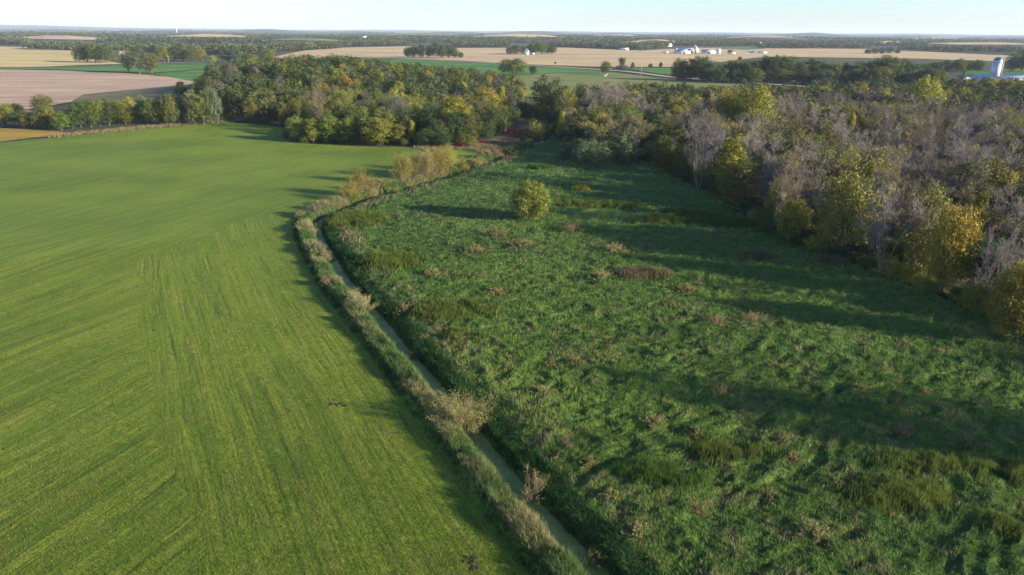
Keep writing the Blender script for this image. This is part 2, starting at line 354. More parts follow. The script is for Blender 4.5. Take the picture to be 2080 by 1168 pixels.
# mowing directions of the pasture
bl = GP([(-200, 700), (330, 480), (640, 640), (900, 1168), (1000, 1600)])
cut = smooth(D, -36, -26)
a_l = X * .94 - Y * .34 + 3 * fbm(X * .02, Y * .02, 41, 2); b_l = X * .34 + Y * .94
def mow(x, y, d):
    a1, b1 = x * .94 - y * .34 + 9 * fbm(x * .02, y * .02, 41, 3) + 200, x * .34 + y * .94 + 500
    a2, b2 = x * .884 + y * .468 + 2.5 * fbm(x * .03, y * .03, 43, 2), -x * .468 + y * .884
    nz = d > -30 + 10 * (vnoise(y * .06, x * .06, 3) - .5) + np.maximum(0, (y - 125)) * .6
    return np.where(nz, a2, a1), np.where(nz, b2, b1)
AC, ALO = mow(X, Y, D)
VV = np.stack([X, Y, Z], -1).reshape(-1, 3)
def submesh(name, m, mt, at=None):
    f = q[m]; u, inv = np.unique(f, return_inverse=True)
    me = mesh_np(name, VV[u], [inv.reshape(-1, 4).astype(np.int32)], mt, {k: v.ravel()[u] for k, v in (at or {}).items()}, True)
    o = obj(name, me); return tag(o, kind="structure")
tag(submesh("pasture_ground", m_past, M_PAST, {"across": AC, "along": ALO}), "mown green pasture with faint mowing lines left of the ditch", "field")
tag(submesh("meadow_ground", m_mead, M_MEAD), "rough green marsh meadow between the ditch and the wood", "meadow")
tag(submesh("ground", ~(m_past | m_mead | m_wood), M_LAND), "open farmland reaching to the horizon", "ground")
tag(submesh('wood_floor', m_wood, M_FLOOR), 'dark leaf-littered floor of the two woods', 'ground')
# water ribbon
Wp = DITCH; tan = np.gradient(Wp, axis=0); tan /= np.linalg.norm(tan, axis=1)[:, None]; nor = np.stack([tan[:, 1], -tan[:, 0]], 1)
n = len(Wp); wl, wr = Wp - nor * 2.0, Wp + nor * 2.0
V = np.vstack([np.c_[wl, np.full(n, -.8)], np.c_[wr, np.full(n, -.8)]]); i = np.arange(n - 1)
tag(obj("ditch_water", mesh_np("ditch_water", V, [np.stack([i, i + 1, n + i + 1, n + i], 1)[:, ::-1].astype(np.int32)], M_WATER)), "narrow ditch of still water under a skin of duckweed", "water", kind="structure")

# ------------------------------------------------------------------ far field sheets
def sheet(name, px, mt, z=.15, label=None, cat="field"):
    P = GP(px) if not isinstance(px, np.ndarray) else px
    P = [Vector((x, y, 0)) for x, y in P]
    import bmesh
    bm = bmesh.new(); bm.faces.new([bm.verts.new(p) for p in P])
    bmesh.ops.triangulate(bm, faces=bm.faces[:])
    for _ in range(9):
        es = [e for e in bm.edges if e.calc_length() > max(25, .07 * min(e.verts[0].co.length, e.verts[1].co.length))]
        if not es or len(bm.faces) > 60000: break
        bmesh.ops.subdivide_edges(bm, edges=es, cuts=1); bmesh.ops.triangulate(bm, faces=[f for f in bm.faces if len(f.verts) > 3])
    x = np.array([v.co.x for v in bm.verts]); y = np.array([v.co.y for v in bm.verts]); h = height(x, y)
    for v, a in zip(bm.verts, h): v.co.z = a + z
    bmesh.ops.recalc_face_normals(bm, faces=bm.faces[:])
    if sum(f.normal.z for f in bm.faces) < 0: bmesh.ops.reverse_faces(bm, faces=bm.faces[:])
    me = bpy.data.meshes.new(name); bm.to_mesh(me); bm.free(); me.materials.append(mt)
    return tag(obj(name, me), label, cat, kind="structure")
sheet("harvested_field", [(-700, 158), (-60, 141), (120, 144), (250, 149), (340, 157), (420, 172), (372, 183), (320, 184), (240, 190), (170, 197), (145, 214), (60, 226), (-400, 262), (-900, 262)], M_BROWN, .5, "bare brown harvested field with plough lines")
sheet("weedy_field", [(145, 214), (170, 198), (240, 190), (320, 184), (390, 190), (380, 214), (250, 222)], M_WEED, .45, "grey brown weedy strip below the harvested field")
sheet("alfalfa_field", [(-700, 152), (-60, 139), (60, 138), (250, 133), (480, 127), (620, 127), (600, 133), (480, 137), (380, 143), (300, 150), (240, 147), (120, 142), (-60, 140), (-700, 156)], M_ALF, .4, "long green crop strip under the leaning tree")
sheet("alfalfa_field", [(312, 152), (400, 144), (500, 138), (640, 134), (620, 172), (420, 172), (380, 164)], M_ALF, .4, "green crop wedge beside the left wood")
sheet("golden_field", [(-900, 98), (-60, 93), (60, 96), (120, 101), (152, 103), (150, 112), (205, 121), (250, 131), (60, 136), (-60, 137), (-900, 150)], M_GOLDF, .4, "golden ripe crop field at far left")
sheet("soy_field", [(-500, 330), (-60, 292), (-2, 289), (60, 281), (150, 274), (110, 267), (40, 262), (-60, 261), (-500, 285)], M_SOY, .12, "yellow turning soybean patch below the left hedgerow")
sheet("soy_field", [(-300, 240), (-40, 235), (66, 233), (60, 228), (-60, 227), (-300, 230)], M_SOY, .5, "small yellow crop strip behind the left hedgerow")
sheet("ripe_field", [(540, 119), (620, 103), (700, 97), (820, 94), (930, 98), (1000, 98), (1150, 97), (1300, 103), (1400, 98), (1560, 97), (1700, 97), (1850, 104), (2010, 112), (2200, 118), (2500, 128), (2500, 136), (2050, 126), (1850, 120), (1700, 118), (1560, 116), (1500, 122), (1450, 128), (1400, 137), (1300, 137), (1200, 136), (1060, 131), (940, 124), (830, 119), (720, 117), (600, 124), (540, 127)], M_CORN, .5, "wide tan field of ripe crop beyond the road")
sheet("alfalfa_field", [(700, 124), (740, 118), (828, 119.5), (940, 127), (1080, 133), (1220, 144), (1240, 147), (1150, 148), (1010, 156), (860, 158), (700, 140)], M_ALF, .35, "bright green crop field behind the left wood")
sheet("lawn_field", [(960, 158), (1010, 156.5), (1150, 148.5), (1240, 147.5), (1330, 158), (1400, 164), (1480, 167), (1560, 178), (1440, 190), (1300, 198), (1180, 205), (1060, 200), (960, 185)], M_LAWN, .35, "pale mown grass field beyond the wood gap")
sheet("alfalfa_field", [(1270, 138.5), (1370, 138.5), (1420, 150), (1380, 154), (1340, 151), (1290, 143)], M_ALF, .45, "small green field between the road and the roadside trees")
sheet("alfalfa_field", [(1460, 99.5), (1480, 96.5), (1545, 96), (1555, 99.5), (1520, 101)], M_ALF, 1.4, "distant green field behind the farm")
sheet("alfalfa_field", [(1960, 142), (2200, 140), (2200, 152), (1960, 151)], M_ALF, .4, "green strip behind the silo")
sheet("ripe_field", [(1870, 91), (2080, 86), (2400, 90), (2400, 96), (2000, 93.5)], M_CORN, 2., "distant tan field at far right")
for k, (a, b, p, q_, h) in enumerate(MOUNDS):
    t_ = np.linspace(0, 2 * math.pi, 14, endpoint=False); rg_ = np.random.default_rng(k); j_ = .85 + .3 * rg_.random(14)
    sheet("distant_field", np.c_[a + 1.2 * p * j_ * np.cos(t_), b + .95 * q_ * j_ * np.sin(t_)], [M_CORN, M_GOLDF, M_CORN, M_LAWN, M_BROWN][k % 5], 1.0 + b * .0006, 'distant open field on a rise among the far woods')
def road(name, px, wid, mt, z, label):
    L = subdiv([tuple(p) for p in GP(px)], 6); t = np.gradient(L, axis=0); t /= np.linalg.norm(t, axis=1)[:, None]; nn = np.stack([t[:, 1], -t[:, 0]], 1)
    a, b = L - nn * wid / 2, L + nn * wid / 2; n = len(L)
    V = np.vstack([np.c_[a, height(a[:, 0], a[:, 1]) + z], np.c_[b, height(b[:, 0], b[:, 1]) + z]]); i = np.arange(n - 1)
    return tag(obj(name, mesh_np(name, V, [np.stack([i, i + 1, n + i + 1, n + i], 1)[:, ::-1].astype(np.int32)], mt)), label, "road", kind="structure")
road("gravel_road", [(700, 112), (830, 120), (950, 126.5), (1080, 133.5), (1180, 140), (1260, 145.5), (1310, 151), (1350, 156.5), (1400, 161), (1450, 164.5), (1530, 170.5), (1650, 178), (1800, 186)], 9, M_GRAVEL, .75, "pale gravel road crossing behind the woods")
road("dirt_lane", [(-60, 138.5), (60, 137.5), (180, 133), (320, 129.5), (480, 126)], 7, M_GRAVEL, .8, "pale dirt lane between golden field and green strip")
road("grassy_path", [(905, 301), (960, 297), (1000, 289), (1030, 279), (1055, 268), (1075, 256)], 5, M_WEED, .75, "dry pale path climbing into the wood gap")

# far hills
def ridge(name, az0, az1, dist, depth, hfun, label, seed):
    A = np.linspace(R(az0), R(az1), 160); S = np.linspace(0, 1, 9); V = []
    for s_ in S:
        r = dist + depth * s_; prof = math.sin(math.pi * min(1, s_ * .5 + 0.0)) if s_ < 1 else 1
        k = np.array([hfun(math.degrees(a)) for a in A]); k = k * prof * (.8 + .4 * fbm(A * 30 + seed, A * 0 + s_ * 3, seed, 3)) + 8 * (fbm(A * 220, A * 0 + s_ * 30, seed + 5, 2) - .5) * min(1, s_ * 4)
        V.append(np.stack([r * np.sin(A), r * np.cos(A), k - 4], 1))
    V = np.vstack(V); nA = len(A); ix = np.arange(len(S) * nA).reshape(len(S), nA)
    f = np.stack([ix[:-1, :-1], ix[:-1, 1:], ix[1:, 1:], ix[1:, :-1]], -1).reshape(-1, 4)[:, ::-1]
    tag(obj(name, mesh_np(name, V, [f.astype(np.int32)], M_RIDGE, None, True)), label, "hills", kind="structure")
g = NG("wooded_ridge"); P = g.pos(); v1 = g.noise(P, .002, 5, .7); v2 = g.noise(g.mapv(P, (1, .3, 1)), .0012, 3, .6)
c = g.mix(g.ramp(v1, .35, .65), (.02, .035, .018), (.05, .065, .03)); c = g.mix(g.math('MULTIPLY', g.ramp(v2, .66, .70), .6), c, (.22, .19, .11)); M_RIDGE = g.out(c)
ridge("far_hills", -50, 48, 14000, 6000, lambda a: 44 + 75 * float(smooth(np.array(-a), 22, 42)) + 6 * math.sin(a * .5), "blue wooded hills along the horizon", 3)
ridge("far_hills", -50, 48, 7500, 2500, lambda a: 24 + 12 * math.sin(a * .31 + 1) + 10 * math.sin(a * .93), "nearer low wooded rise before the blue hills", 9)
#%%TREES
# ------------------------------------------------------------------ tree shapes
def unit(v): return v / (np.linalg.norm(v, axis=-1, keepdims=True) + 1e-9)
def leaves(rg, lobes, nleaf, ls, spread=.35, droop=0, per=9, jit=.42):
    """leaf sprays on the skins of the lobes: returns V (N,4,3) and rnd (N)"""
    lb = np.array(lobes); wgt = lb[:, 3] ** 2; wgt = wgt / wgt.sum(); ncl = max(1, nleaf // per)
    li = rg.choice(len(lb), ncl, p=wgt); d = unit(rg.normal(size=(ncl, 3)) + [0, 0, .25])
    rad = lb[li, 3:4] * (rg.random((ncl, 1)) ** .22) * (.85 + .3 * rg.random((ncl, 1)))
    cc = lb[li, :3] + d * rad * np.c_[np.ones(ncl), np.ones(ncl), lb[li, 4]]
    cc = np.repeat(cc, per, 0); dd = np.repeat(d, per, 0); cr_ = np.repeat(rg.random(ncl), per)
    N = len(cc); p = cc + rg.normal(size=(N, 3)) * spread * [1, 1, .7 + droop]
    nrm = unit(dd * .8 + rg.normal(size=(N, 3)) * jit + [0, 0, .2])
    t = unit(np.cross(nrm, rg.normal(size=(N, 3)))); b = np.cross(nrm, t); s = ls * (.6 + .8 * rg.random((N, 1)))
    V = np.stack([p - t * s * .62, p - b * s * .36 + nrm * s * .08, p + t * s * .62, p + b * s * .36 + nrm * s * .08], 1)
    return V, np.clip(cr_ * .75 + rg.random(N) * .3, 0, 1)
def quads(V): return np.arange(len(V) * 4, dtype=np.int32).reshape(-1, 4)
def prisms(P0, P1, r0, r1, k=3):
    N = len(P0); ax = unit(P1 - P0); ref = np.where(np.abs(ax[:, 2:3]) > .9, [[1., 0, 0]], [[0, 0, 1.]])
    a = unit(np.cross(ax, ref)); b = np.cross(ax, a); ang = np.arange(k) * 2 * math.pi / k
    ring = a[:, None] * np.cos(ang)[None, :, None] + b[:, None] * np.sin(ang)[None, :, None]
    V = np.concatenate([P0[:, None] + ring * np.reshape(r0, (-1, 1, 1)), P1[:, None] + ring * np.reshape(r1, (-1, 1, 1))], 1).reshape(-1, 3)
    i = np.arange(k); j = (i + 1) % k; f = np.stack([i, j, k + j, k + i], 1)
    return V, (f[None] + (np.arange(N) * 2 * k)[:, None, None]).reshape(-1, 4).astype(np.int32)
def merge(parts):
    Vs, Fs, n = [], [], 0
    for V, Fq in parts: Vs.append(V); Fs.append(Fq + n); n += len(V)
    return np.vstack(Vs), np.vstack(Fs).astype(np.int32)
def grow(rg, par, npar, pr, n, ln, ang, up, lo=.3, hi=1.0, m=4, jit=.12):
    """children of polylines par (N,m,3)"""
    N, M = par.shape[:2]; pi = np.repeat(np.arange(N), n); t = lo + (hi - lo) * rg.random(len(pi)); t = t * (M - 1)
    k = np.minimum(t.astype(int), M - 2); f = (t - k)[:, None]
    s = par[pi, k] * (1 - f) + par[pi, k + 1] * f; ax = unit(par[pi, k + 1] - par[pi, k])
    side = unit(np.cross(ax, rg.normal(size=ax.shape))); a = (ang * (.6 + .8 * rg.random(len(pi))))[:, None]
    d = ax * np.cos(a) + side * np.sin(a); l = (ln * (.55 + .7 * rg.random(len(pi))) * (1.15 - .5 * t / (M - 1)))[:, None]
    pts = [s]
    for _ in range(m - 1):
        d = unit(d + [0, 0, up] + rg.normal(size=d.shape) * jit); pts.append(pts[-1] + d * l / (m - 1))
    return np.stack(pts, 1)
def poly_prisms(Pl, r0, r1, k):
    N, M = Pl.shape[:2]; out = []
    for j in range(M - 1):
        a = r0 + (r1 - r0) * j / (M - 1); b = r0 + (r1 - r0) * (j + 1) / (M - 1); out.append(prisms(Pl[:, j], Pl[:, j + 1], np.full(N, a), np.full(N, b), k))
    return out
def trunk_line(rg, h, lean=.06, m=6):
    p = [np.zeros(3)]; d = np.array([0, 0, 1.])
    for _ in range(m - 1): d = unit(d + np.r_[rg.normal(size=2) * lean, 0]); p.append(p[-1] + d * h / (m - 1))
    return np.array(p)
def lobes_for(rg, h, w, base, nl, shape='round'):
    """crown of height h from fraction base up, width w"""
    z0, z1 = h * base, h; zc, hh = (z0 + z1) / 2, (z1 - z0) / 2; L = []
    L.append((0, 0, zc, min(w * .3, hh * .7), 1.1))
    for i in range(nl):
        ga = i * 2.399 + rg.random() * .7; zz = -0.8 + 1.75 * (i + rg.random() * .6) / nl
        if shape == 'round': k = math.sqrt(max(.05, 1 - (zz * .95) ** 2))
        elif shape == 'ball': k = math.sqrt(max(.02, 1 - (zz * 1.02) ** 2)) * 1.04
        elif shape == 'cone': k = (1.05 - zz) / 2 + .08
        elif shape == 'vase': k = .35 + .65 * (zz + 1) / 2 * math.sqrt(max(.15, 1.1 - max(0, zz) ** 2))
        else: k = .75 * math.sqrt(max(.2, 1 - (zz * .8) ** 2))
        rl = w * (.11 + .12 * rg.random() ** 1.3) * (.75 + .4 * k); ro = max(0, w / 2 * k - rl * .8) * (.78 + .38 * rg.random())
        if shape == 'ball': rl = w * (.10 + .07 * rg.random()); ro = max(0, w / 2 * k - rl * .6) * (.9 + .16 * rg.random())
        L.append((ro * math.cos(ga), ro * math.sin(ga), zc + zz * (hh - rl * .55), rl, .75 + .35 * rg.random()))
    return L
def leafy(name, seed, h=12, w=9, base=.12, nl=22, nleaf=9000, ls=.3, shape='round', spread=.32, droop=0):
    rg = np.random.default_rng(seed); L = lobes_for(rg, h, w, base, nl, shape)
    V, r = leaves(rg, L, nleaf, ls, spread, droop)
    V[..., 2] = np.maximum(V[..., 2], .1)
    cm = mesh_np(name + "_crown", V.reshape(-1, 3), [quads(V)], FO['green'], {"rnd": np.repeat(r, 4)})
    tl = trunk_line(rg, h * .72)[None]; tp = poly_prisms(tl, h * .022, h * .007, 7)
    s, e = [], []
    for x, y, z, rl, _ in L:
        zz = max(h * .1, z - .35 * math.hypot(x, y) - rl * .6); t = min(.98, zz / (h * .72)) * 5; k = min(4, int(t)); s.append(tl[0, k] + (tl[0, k + 1] - tl[0, k]) * (t - k)); e.append((x, y, z))
    s, e = np.array(s), np.array(e); mid = (s + e) / 2 + [0, 0, .2]
    tp += poly_prisms(np.stack([s, mid, e], 1), h * .009, h * .003, 5)
    ch = grow(rg, np.stack([s, mid, e], 1), 0, 0, 5, w * .2, .8, .15); tp += poly_prisms(ch, h * .003, .01, 3)
    tV, tF = merge(tp); return cm, mesh_np(name + "_trunk", tV, [tF], BARK)
def bare(name, seed, h=13, w=8, stems=1, leaf=0, tk=1.0, upr=.16):
    rg = np.random.default_rng(seed); parts = []
    if stems == 1: T0 = trunk_line(rg, h * .8, .07)[None]
    else:
        T0 = np.stack([trunk_line(rg, h * .8, .08) for _ in range(stems)])
        for i in range(stems):
            a = i * 6.283 / stems + rg.random(); lean = .28 + .12 * rg.random(); T0[i, :, 0] += T0[i, :, 2] * math.cos(a) * lean; T0[i, :, 1] += T0[i, :, 2] * math.sin(a) * lean
    parts += poly_prisms(T0, h * .017 / math.sqrt(stems), h * .004, 6)
    n1 = max(5, 15 // stems)
    L1 = grow(rg, T0, 0, 0, n1, w * .66, .85, upr * .8, .16, 1, 5); L2 = grow(rg, L1, 0, 0, 7, w * .33, .7, upr * .5, .15, 1, 4)
    L3 = grow(rg, L2, 0, 0, 7, w * .17, .7, .06, .15, 1, 3); L4 = grow(rg, L3, 0, 0, 5, w * .075, .6, .08, .1, 1, 2)
    tw = poly_prisms(L2, .034 * tk, .018 * tk, 3) + poly_prisms(L3, .02 * tk, .011 * tk, 3) + poly_prisms(L4, .014 * tk, .008 * tk, 3)
    parts += poly_prisms(L1, h * .0065, .028, 4)
    tV, tF = merge(parts); wV, wF = merge(tw)
    t = mesh_np(name + "_trunk", tV, [tF], TWIG['grey']); k = mesh_np(name + "_branches", wV, [wF], TWIG['grey']); c = None
    if leaf:
        e = L4[:, -1]; e = e[rg.choice(len(e), leaf)]; V = e[:, None] + 0; nrm = unit(rg.normal(size=e.shape)); t_ = unit(np.cross(nrm, rg.normal(size=e.shape))); b_ = np.cross(nrm, t_); s_ = .17 * (.6 + .8 * rg.random((leaf, 1)))
        V = np.stack([e - t_ * s_, e - b_ * s_ * .6, e + t_ * s_, e + b_ * s_ * .6], 1); c = mesh_np(name + "_leaves", V.reshape(-1, 3), [quads(V)], FO['olive'], {"rnd": np.repeat(rg.random(leaf), 4)})
    return c, t, k
PR = {
    'round1': leafy('a', 1, 12, 10, .02, 24, 11000, .27), 'round2': leafy('b', 2, 12, 9, .02, 20, 10500, .26), 'round3': leafy('c', 3, 12, 11, .04, 28, 13000, .27),
    'oval1': leafy('d', 4, 12, 7, .05, 20, 8500, .28), 'oval2': leafy('e', 5, 12, 6.4, .04, 18, 8000, .28, 'oval'), 'cone1': leafy('f', 6, 12, 6.5, .04, 20, 8000, .27, 'cone'),
    'vase1': leafy('g', 7, 12, 11, .16, 18, 7000, .3, 'vase', .4), 'open1': leafy('h', 8, 12, 9, .1, 17, 5200, .3, 'round', .42), 'open2': leafy('i', 9, 12, 8, .06, 15, 4800, .3, 'oval', .45),
    'globe': leafy('j', 10, 9.3, 8.0, .03, 46, 17000, .2, 'ball', .2),
    'bushy': leafy('k', 11, 5, 6.4, .0, 20, 7500, .2, 'round', .25), 'bushy2': leafy('l', 12, 5, 7.2, .0, 16, 6500, .2, 'round', .28),
}
BR = {'bare1': bare('m', 21), 'bare2': bare('n', 22, 13, 9), 'bare3': bare('o', 23, 13, 8, 3), 'bare4': bare('p', 24, 13, 10, 4, 0, 1.2), 'sparse1': bare('q', 25, 13, 8, 1, 2600), 'sparse2': bare('r', 26, 12, 8, 2, 4200)}
HT = {k: 12 for k in PR}; HT.update(globe=9.3, bushy=5, bushy2=5); HT.update({k: 13 for k in BR}); HT['sparse2'] = 12
WD = dict(round1=10, round2=9, round3=11, oval1=7, oval2=6.4, cone1=6.5, vase1=11, open1=9, open2=8, globe=8, bushy=6.4, bushy2=7.2, bare1=10, bare2=11, bare3=13, bare4=15, sparse1=10, sparse2=11)
KMAT = {}
TREES = []                                  # ground positions taken
def put(kind, proto, x, y, h, colour, label, cat='tree', group=None, w=None, rz=None, dz=-.15, twig=None):
    s = h / HT[proto]; sw = s if w is None else w / WD[proto]
    e = empty(kind, (x, y, hz(x, y) + dz), random.random() * 6.28 if rz is None else rz, (sw, sw, s))
    tag(e, label, cat, group)
    def part(nm, me, m):
        o = obj(nm, me, e); 
        if m is not None: o.material_slots[0].link = 'OBJECT'; o.material_slots[0].material = m
        return o
    if proto in PR:
        part('crown', PR[proto][0], FO[colour]); part('trunk', PR[proto][1], None)
    else:
        c, t, k = BR[proto]; tm = TWIG[twig or 'grey']
        part('trunk', t, tm); part('branches', k, tm)
        if c: part('leaves', c, FO[colour])
    TREES.append((x, y, max(w or s * WD[proto], 1) / 2)); return e
def T(kind, proto, u, vb, vt, wpx, colour, label, cat='tree', group=None, twig=None, onhill=False):
    """vb: foot row, vt: top row, wpx: crown width in the photograph, turned into metres at that spot"""
    z = 0.0
    for _ in range(4 if onhill else 2):
        x, y = G(u, vb, z); z = hz(x, y)
    x, y = G(u, vb, z); r = math.hypot(x, y); zz = y * cp + (CAMH - z) * sp
    x_, y_, z_ = ray(u, vt); t = r / math.hypot(x_, y_); h = CAMH + z_ * t - z
    return put(kind, proto, x, y, max(h, .5), colour, label, cat, group, wpx / F * zz * 1.02, twig=twig)

# ------------------------------------------------------------------ single trees
T('leafy_tree', 'globe', 1077, 449, 364, 73, 'lone', 'dense round yellow-green tree standing alone in the marsh meadow')
T('leafy_tree', 'open1', 1112, 240, 150, 76, 'dark', 'tall dark open-crowned tree at the head of the wood gap')
T('yellow_tree', 'oval1', 924, 283, 193, 68, 'yellow', 'largest yellow tree at the front edge of the left wood beside the gap')
T('yellow_tree', 'oval1', 988, 246, 174, 52, 'yellow', 'yellow-green tree behind the largest yellow tree of the left wood')
GF = 'bright young trees in the front row of the left wood'
T('leafy_tree', 'open2', 602, 287, 234, 46, 'bright', 'leftmost small bright tree of the jutting front row of the left wood')
T('leafy_tree', 'oval2', 636, 290, 238, 40, 'bright', 'narrow yellow-green tree beside the leftmost tree of the jutting front row')
T('leafy_tree', 'oval1', 672, 289, 232, 48, 'bright', 'plain green tree in the jutting front row, left of the pale slim ones')
T('leafy_tree', 'cone1', 706, 291, 238, 40, 'bright', 'slim pointed green tree in the jutting front row of the left wood')
T('yellow_tree', 'cone1', 741, 276, 214, 40, 'yellow', 'pointed orange-yellow tree behind the jutting front row of the left wood', twig=None)
T('leafy_tree', 'oval1', 768, 295, 236, 64, 'bright', 'broad bright yellow-green tree nearest the pasture in the front row')
T('leafy_tree', 'oval2', 808, 293, 250, 42, 'bright', 'low green tree just right of the broad bright front-row tree')
T('yellow_tree', 'cone1', 838, 290, 243, 20, 'yellow', 'small slim yellow sapling at the pasture side of the left wood')
for k, (u, vb, vt, wp, cl, lb) in enumerate([(866, 296, 262, 46, 'dark', 'dark low bush right of the slim yellow sapling'), (900, 298, 268, 50, 'dark', 'dark low bush under the largest yellow tree, left part'), (945, 298, 272, 44, 'green', 'green low bush under the largest yellow tree, right part'),
        (985, 285, 248, 46, 'dark', 'dark rounded bush at the left mouth of the wood gap'), (1012, 268, 226, 48, 'dark', 'dark bush halfway up the left side of the wood gap'), (1036, 250, 214, 44, 'dark', 'dark bush at the inner left side of the wood gap'), (1062, 236, 208, 40, 'dark', 'dark bush closing the head of the wood gap, left one'), (1086, 233, 206, 36, 'green', 'green bush closing the head of the wood gap, middle one'), (1108, 234, 212, 34, 'yellow', 'yellowish bush closing the head of the wood gap, right one'),
        (958, 291, 281, 26, 'red', 'low reddish bush at the left mouth of the wood gap'), (936, 300, 287, 20, 'red', 'small rusty red bush by the pasture under the yellow tree'), (984, 293, 284, 18, 'red', 'rust-brown low bush beside the pale path')]):
    T('bush', ['bushy', 'bushy2'][k % 2], u, vb, vt, wp, cl, lb, 'bush')
T('bare_tree', 'bare3', 806, 277, 198, 62, 'green', 'grey leafless tree standing behind the front row of the left wood')
T('bare_tree', 'bare1', 655, 270, 178, 46, 'green', 'greyish bare tree inside the left wood above the plain green tree', twig='brown')
T('bare_tree', 'bare4', 1243, 268, 178, 100, 'green', 'large pale silvery bare tree at the front of the right wood', twig='pale')
T('bare_tree', 'bare3', 1325, 262, 205, 70, 'green', 'pale grey bare tree right of the large silvery one', twig='pale')
T('leafy_tree', 'round2', 1158, 268, 196, 46, 'yellow', 'yellow-green tree at the right mouth of the wood gap')
T('leafy_tree', 'round1', 1176, 300, 235, 70, 'dark', 'dark broad tree right of the wood gap facing the meadow')
T('willow_bush', 'bushy', 1152, 322, 288, 44, 'willow', 'small grey-green rounded willow bush, leftmost at the meadow edge', 'bush')
T('willow_bush', 'bushy2', 1200, 337, 281, 72, 'willow', 'large grey-green rounded willow bush at the meadow edge', 'bush')
T('willow_bush', 'bushy', 1262, 330, 262, 70, 'willow', 'tall grey-green willow bush behind the large rounded one', 'bush')
T('leafy_tree', 'round3', 1474, 292, 176, 78, 'yellow', 'left crown of the towering yellow-green pair in the right wood')
T('leafy_tree', 'round1', 1520, 300, 168, 88, 'yellow', 'right, taller crown of the towering yellow-green pair in the right wood')
T('bare_tree', 'bare4', 1418, 392, 248, 104, 'green', 'dark spreading bare tree at the meadow edge of the right wood')
T('yellow_tree', 'oval1', 1474, 408, 272, 62, 'yellow', 'yellow-topped tree right of the dark spreading bare tree')
T('leafy_tree', 'round2', 1345, 350, 270, 54, 'green', 'green tree left of the dark spreading bare tree')
T('bare_tree', 'bare2', 1566, 478, 300, 92, 'green', 'grey bare tree behind the low yellow-green bushes', twig='brown')
T('leafy_tree', 'oval1', 1604, 494, 402, 64, 'yellow', 'low yellow-green tree at the meadow edge below the bare crowns')
T('leafy_tree', 'round1', 1702, 518, 344, 118, 'olive', 'broad olive tree with lit spreading top at the meadow edge')
T('bare_tree', 'bare4', 1788, 556, 398, 120, 'green', 'pale two-stemmed bare tree fanning out at the meadow edge', twig='pale')
T('leafy_tree', 'round2', 1852, 560, 364, 92, 'olive', 'olive tree right of the fanning bare tree')
T('yellow_tree', 'round3', 1912, 596, 405, 92, 'gold', 'golden drooping tree at the meadow edge of the right wood')
T('leafy_tree', 'oval2', 1958, 560, 378, 34, 'yellow', 'slim yellow-green tree rising behind the golden drooping one')
T('yellow_tree', 'round3', 2052, 690, 520, 120, 'yellow', 'large yellow-gold tree at the right border of the photo')
T('bush', 'bushy2', 1762, 520, 470, 66, 'dark', 'dark bush filling the shade behind the fanning bare tree, left one', 'bush')
T('bush', 'bushy', 1812, 540, 488, 66, 'green', 'green bush filling the shade behind the fanning bare tree, right one', 'bush')
T('bare_tree', 'bare3', 2002, 640, 470, 100, 'green', 'grey bare tree between the two golden trees')
T('yellow_tree', 'cone1', 1718, 320, 225, 26, 'yellow', 'lone slim bright yellow tree amid the grey bare crowns')
T('yellow_tree', 'round2', 1868, 262, 148, 60, 'yellow', 'yellow-topped tree just left of the long white barn')
T('leafy_tree', 'round1', 1042, 153, 117, 62, 'green', 'broad round green tree alone at the field corner beyond the gap')
T('leafy_tree', 'round2', 1083, 151, 132, 18, 'dark', 'small dark tree just right of the broad field-corner tree')
T('leafy_tree', 'round1', 1230, 152, 123, 22, 'green', 'round green tree beside the gravel road')
T('leafy_tree', 'vase1', 1263, 138, 116, 20, 'dark', 'small flat-topped dark tree past the road')
T('bush', 'bushy2', 1264, 142, 131, 26, 'willow', 'dull grey bush under the flat-topped tree past the road', 'bush')
T('leafy_tree', 'cone1', 1285, 139, 126, 12, 'green', 'tiny cone-shaped tree right of the flat-topped tree')
T('bush', 'bushy', 1321, 138, 129, 10, 'dark', 'small bush on the field edge past the road', 'bush')
T('bush', 'bushy', 1342, 137, 126, 8, 'dark', 'slim bush on the field edge nearest the roadside trees', 'bush')
T('bush', 'bushy', 1503, 122, 115, 9, 'dark', 'lone small dark bush in the ripe field below the greenhouses', 'bush')
T('willow_tree', 'open1', 284, 150, 97, 52, 'willow', 'large pale tree with open leaning crown between the green strips')
T('willow_tree', 'open2', 308, 149, 103, 50, 'olive', 'right half-crowned yellowish tree beside the leaning pale one')
T('willow_tree', 'open2', 262, 148, 97, 28, 'olive', 'left slim tree of the clump between the green strips')
T('leafy_tree', 'round1', 545, 131, 97, 34, 'olive', 'tall olive tree where the green strip meets the left wood')
T('leafy_tree', 'open1', 90, 234, 189, 46, 'olive', 'tallest tree of the low hedgerow, standing over the small crop strip')
T('yellow_tree', 'oval1', 268, 238, 195, 22, 'yellow', 'small yellow-topped tree in the hedgerow below the brown field')
T('leafy_tree', 'cone1', 370, 195, 163, 34, 'dark', 'dark pointed tree at the corner of the brown field')
T('bush', 'bushy', 1128, 130, 125, 5, 'dark', 'tiny bush on the road bank left of the pole', 'bush')

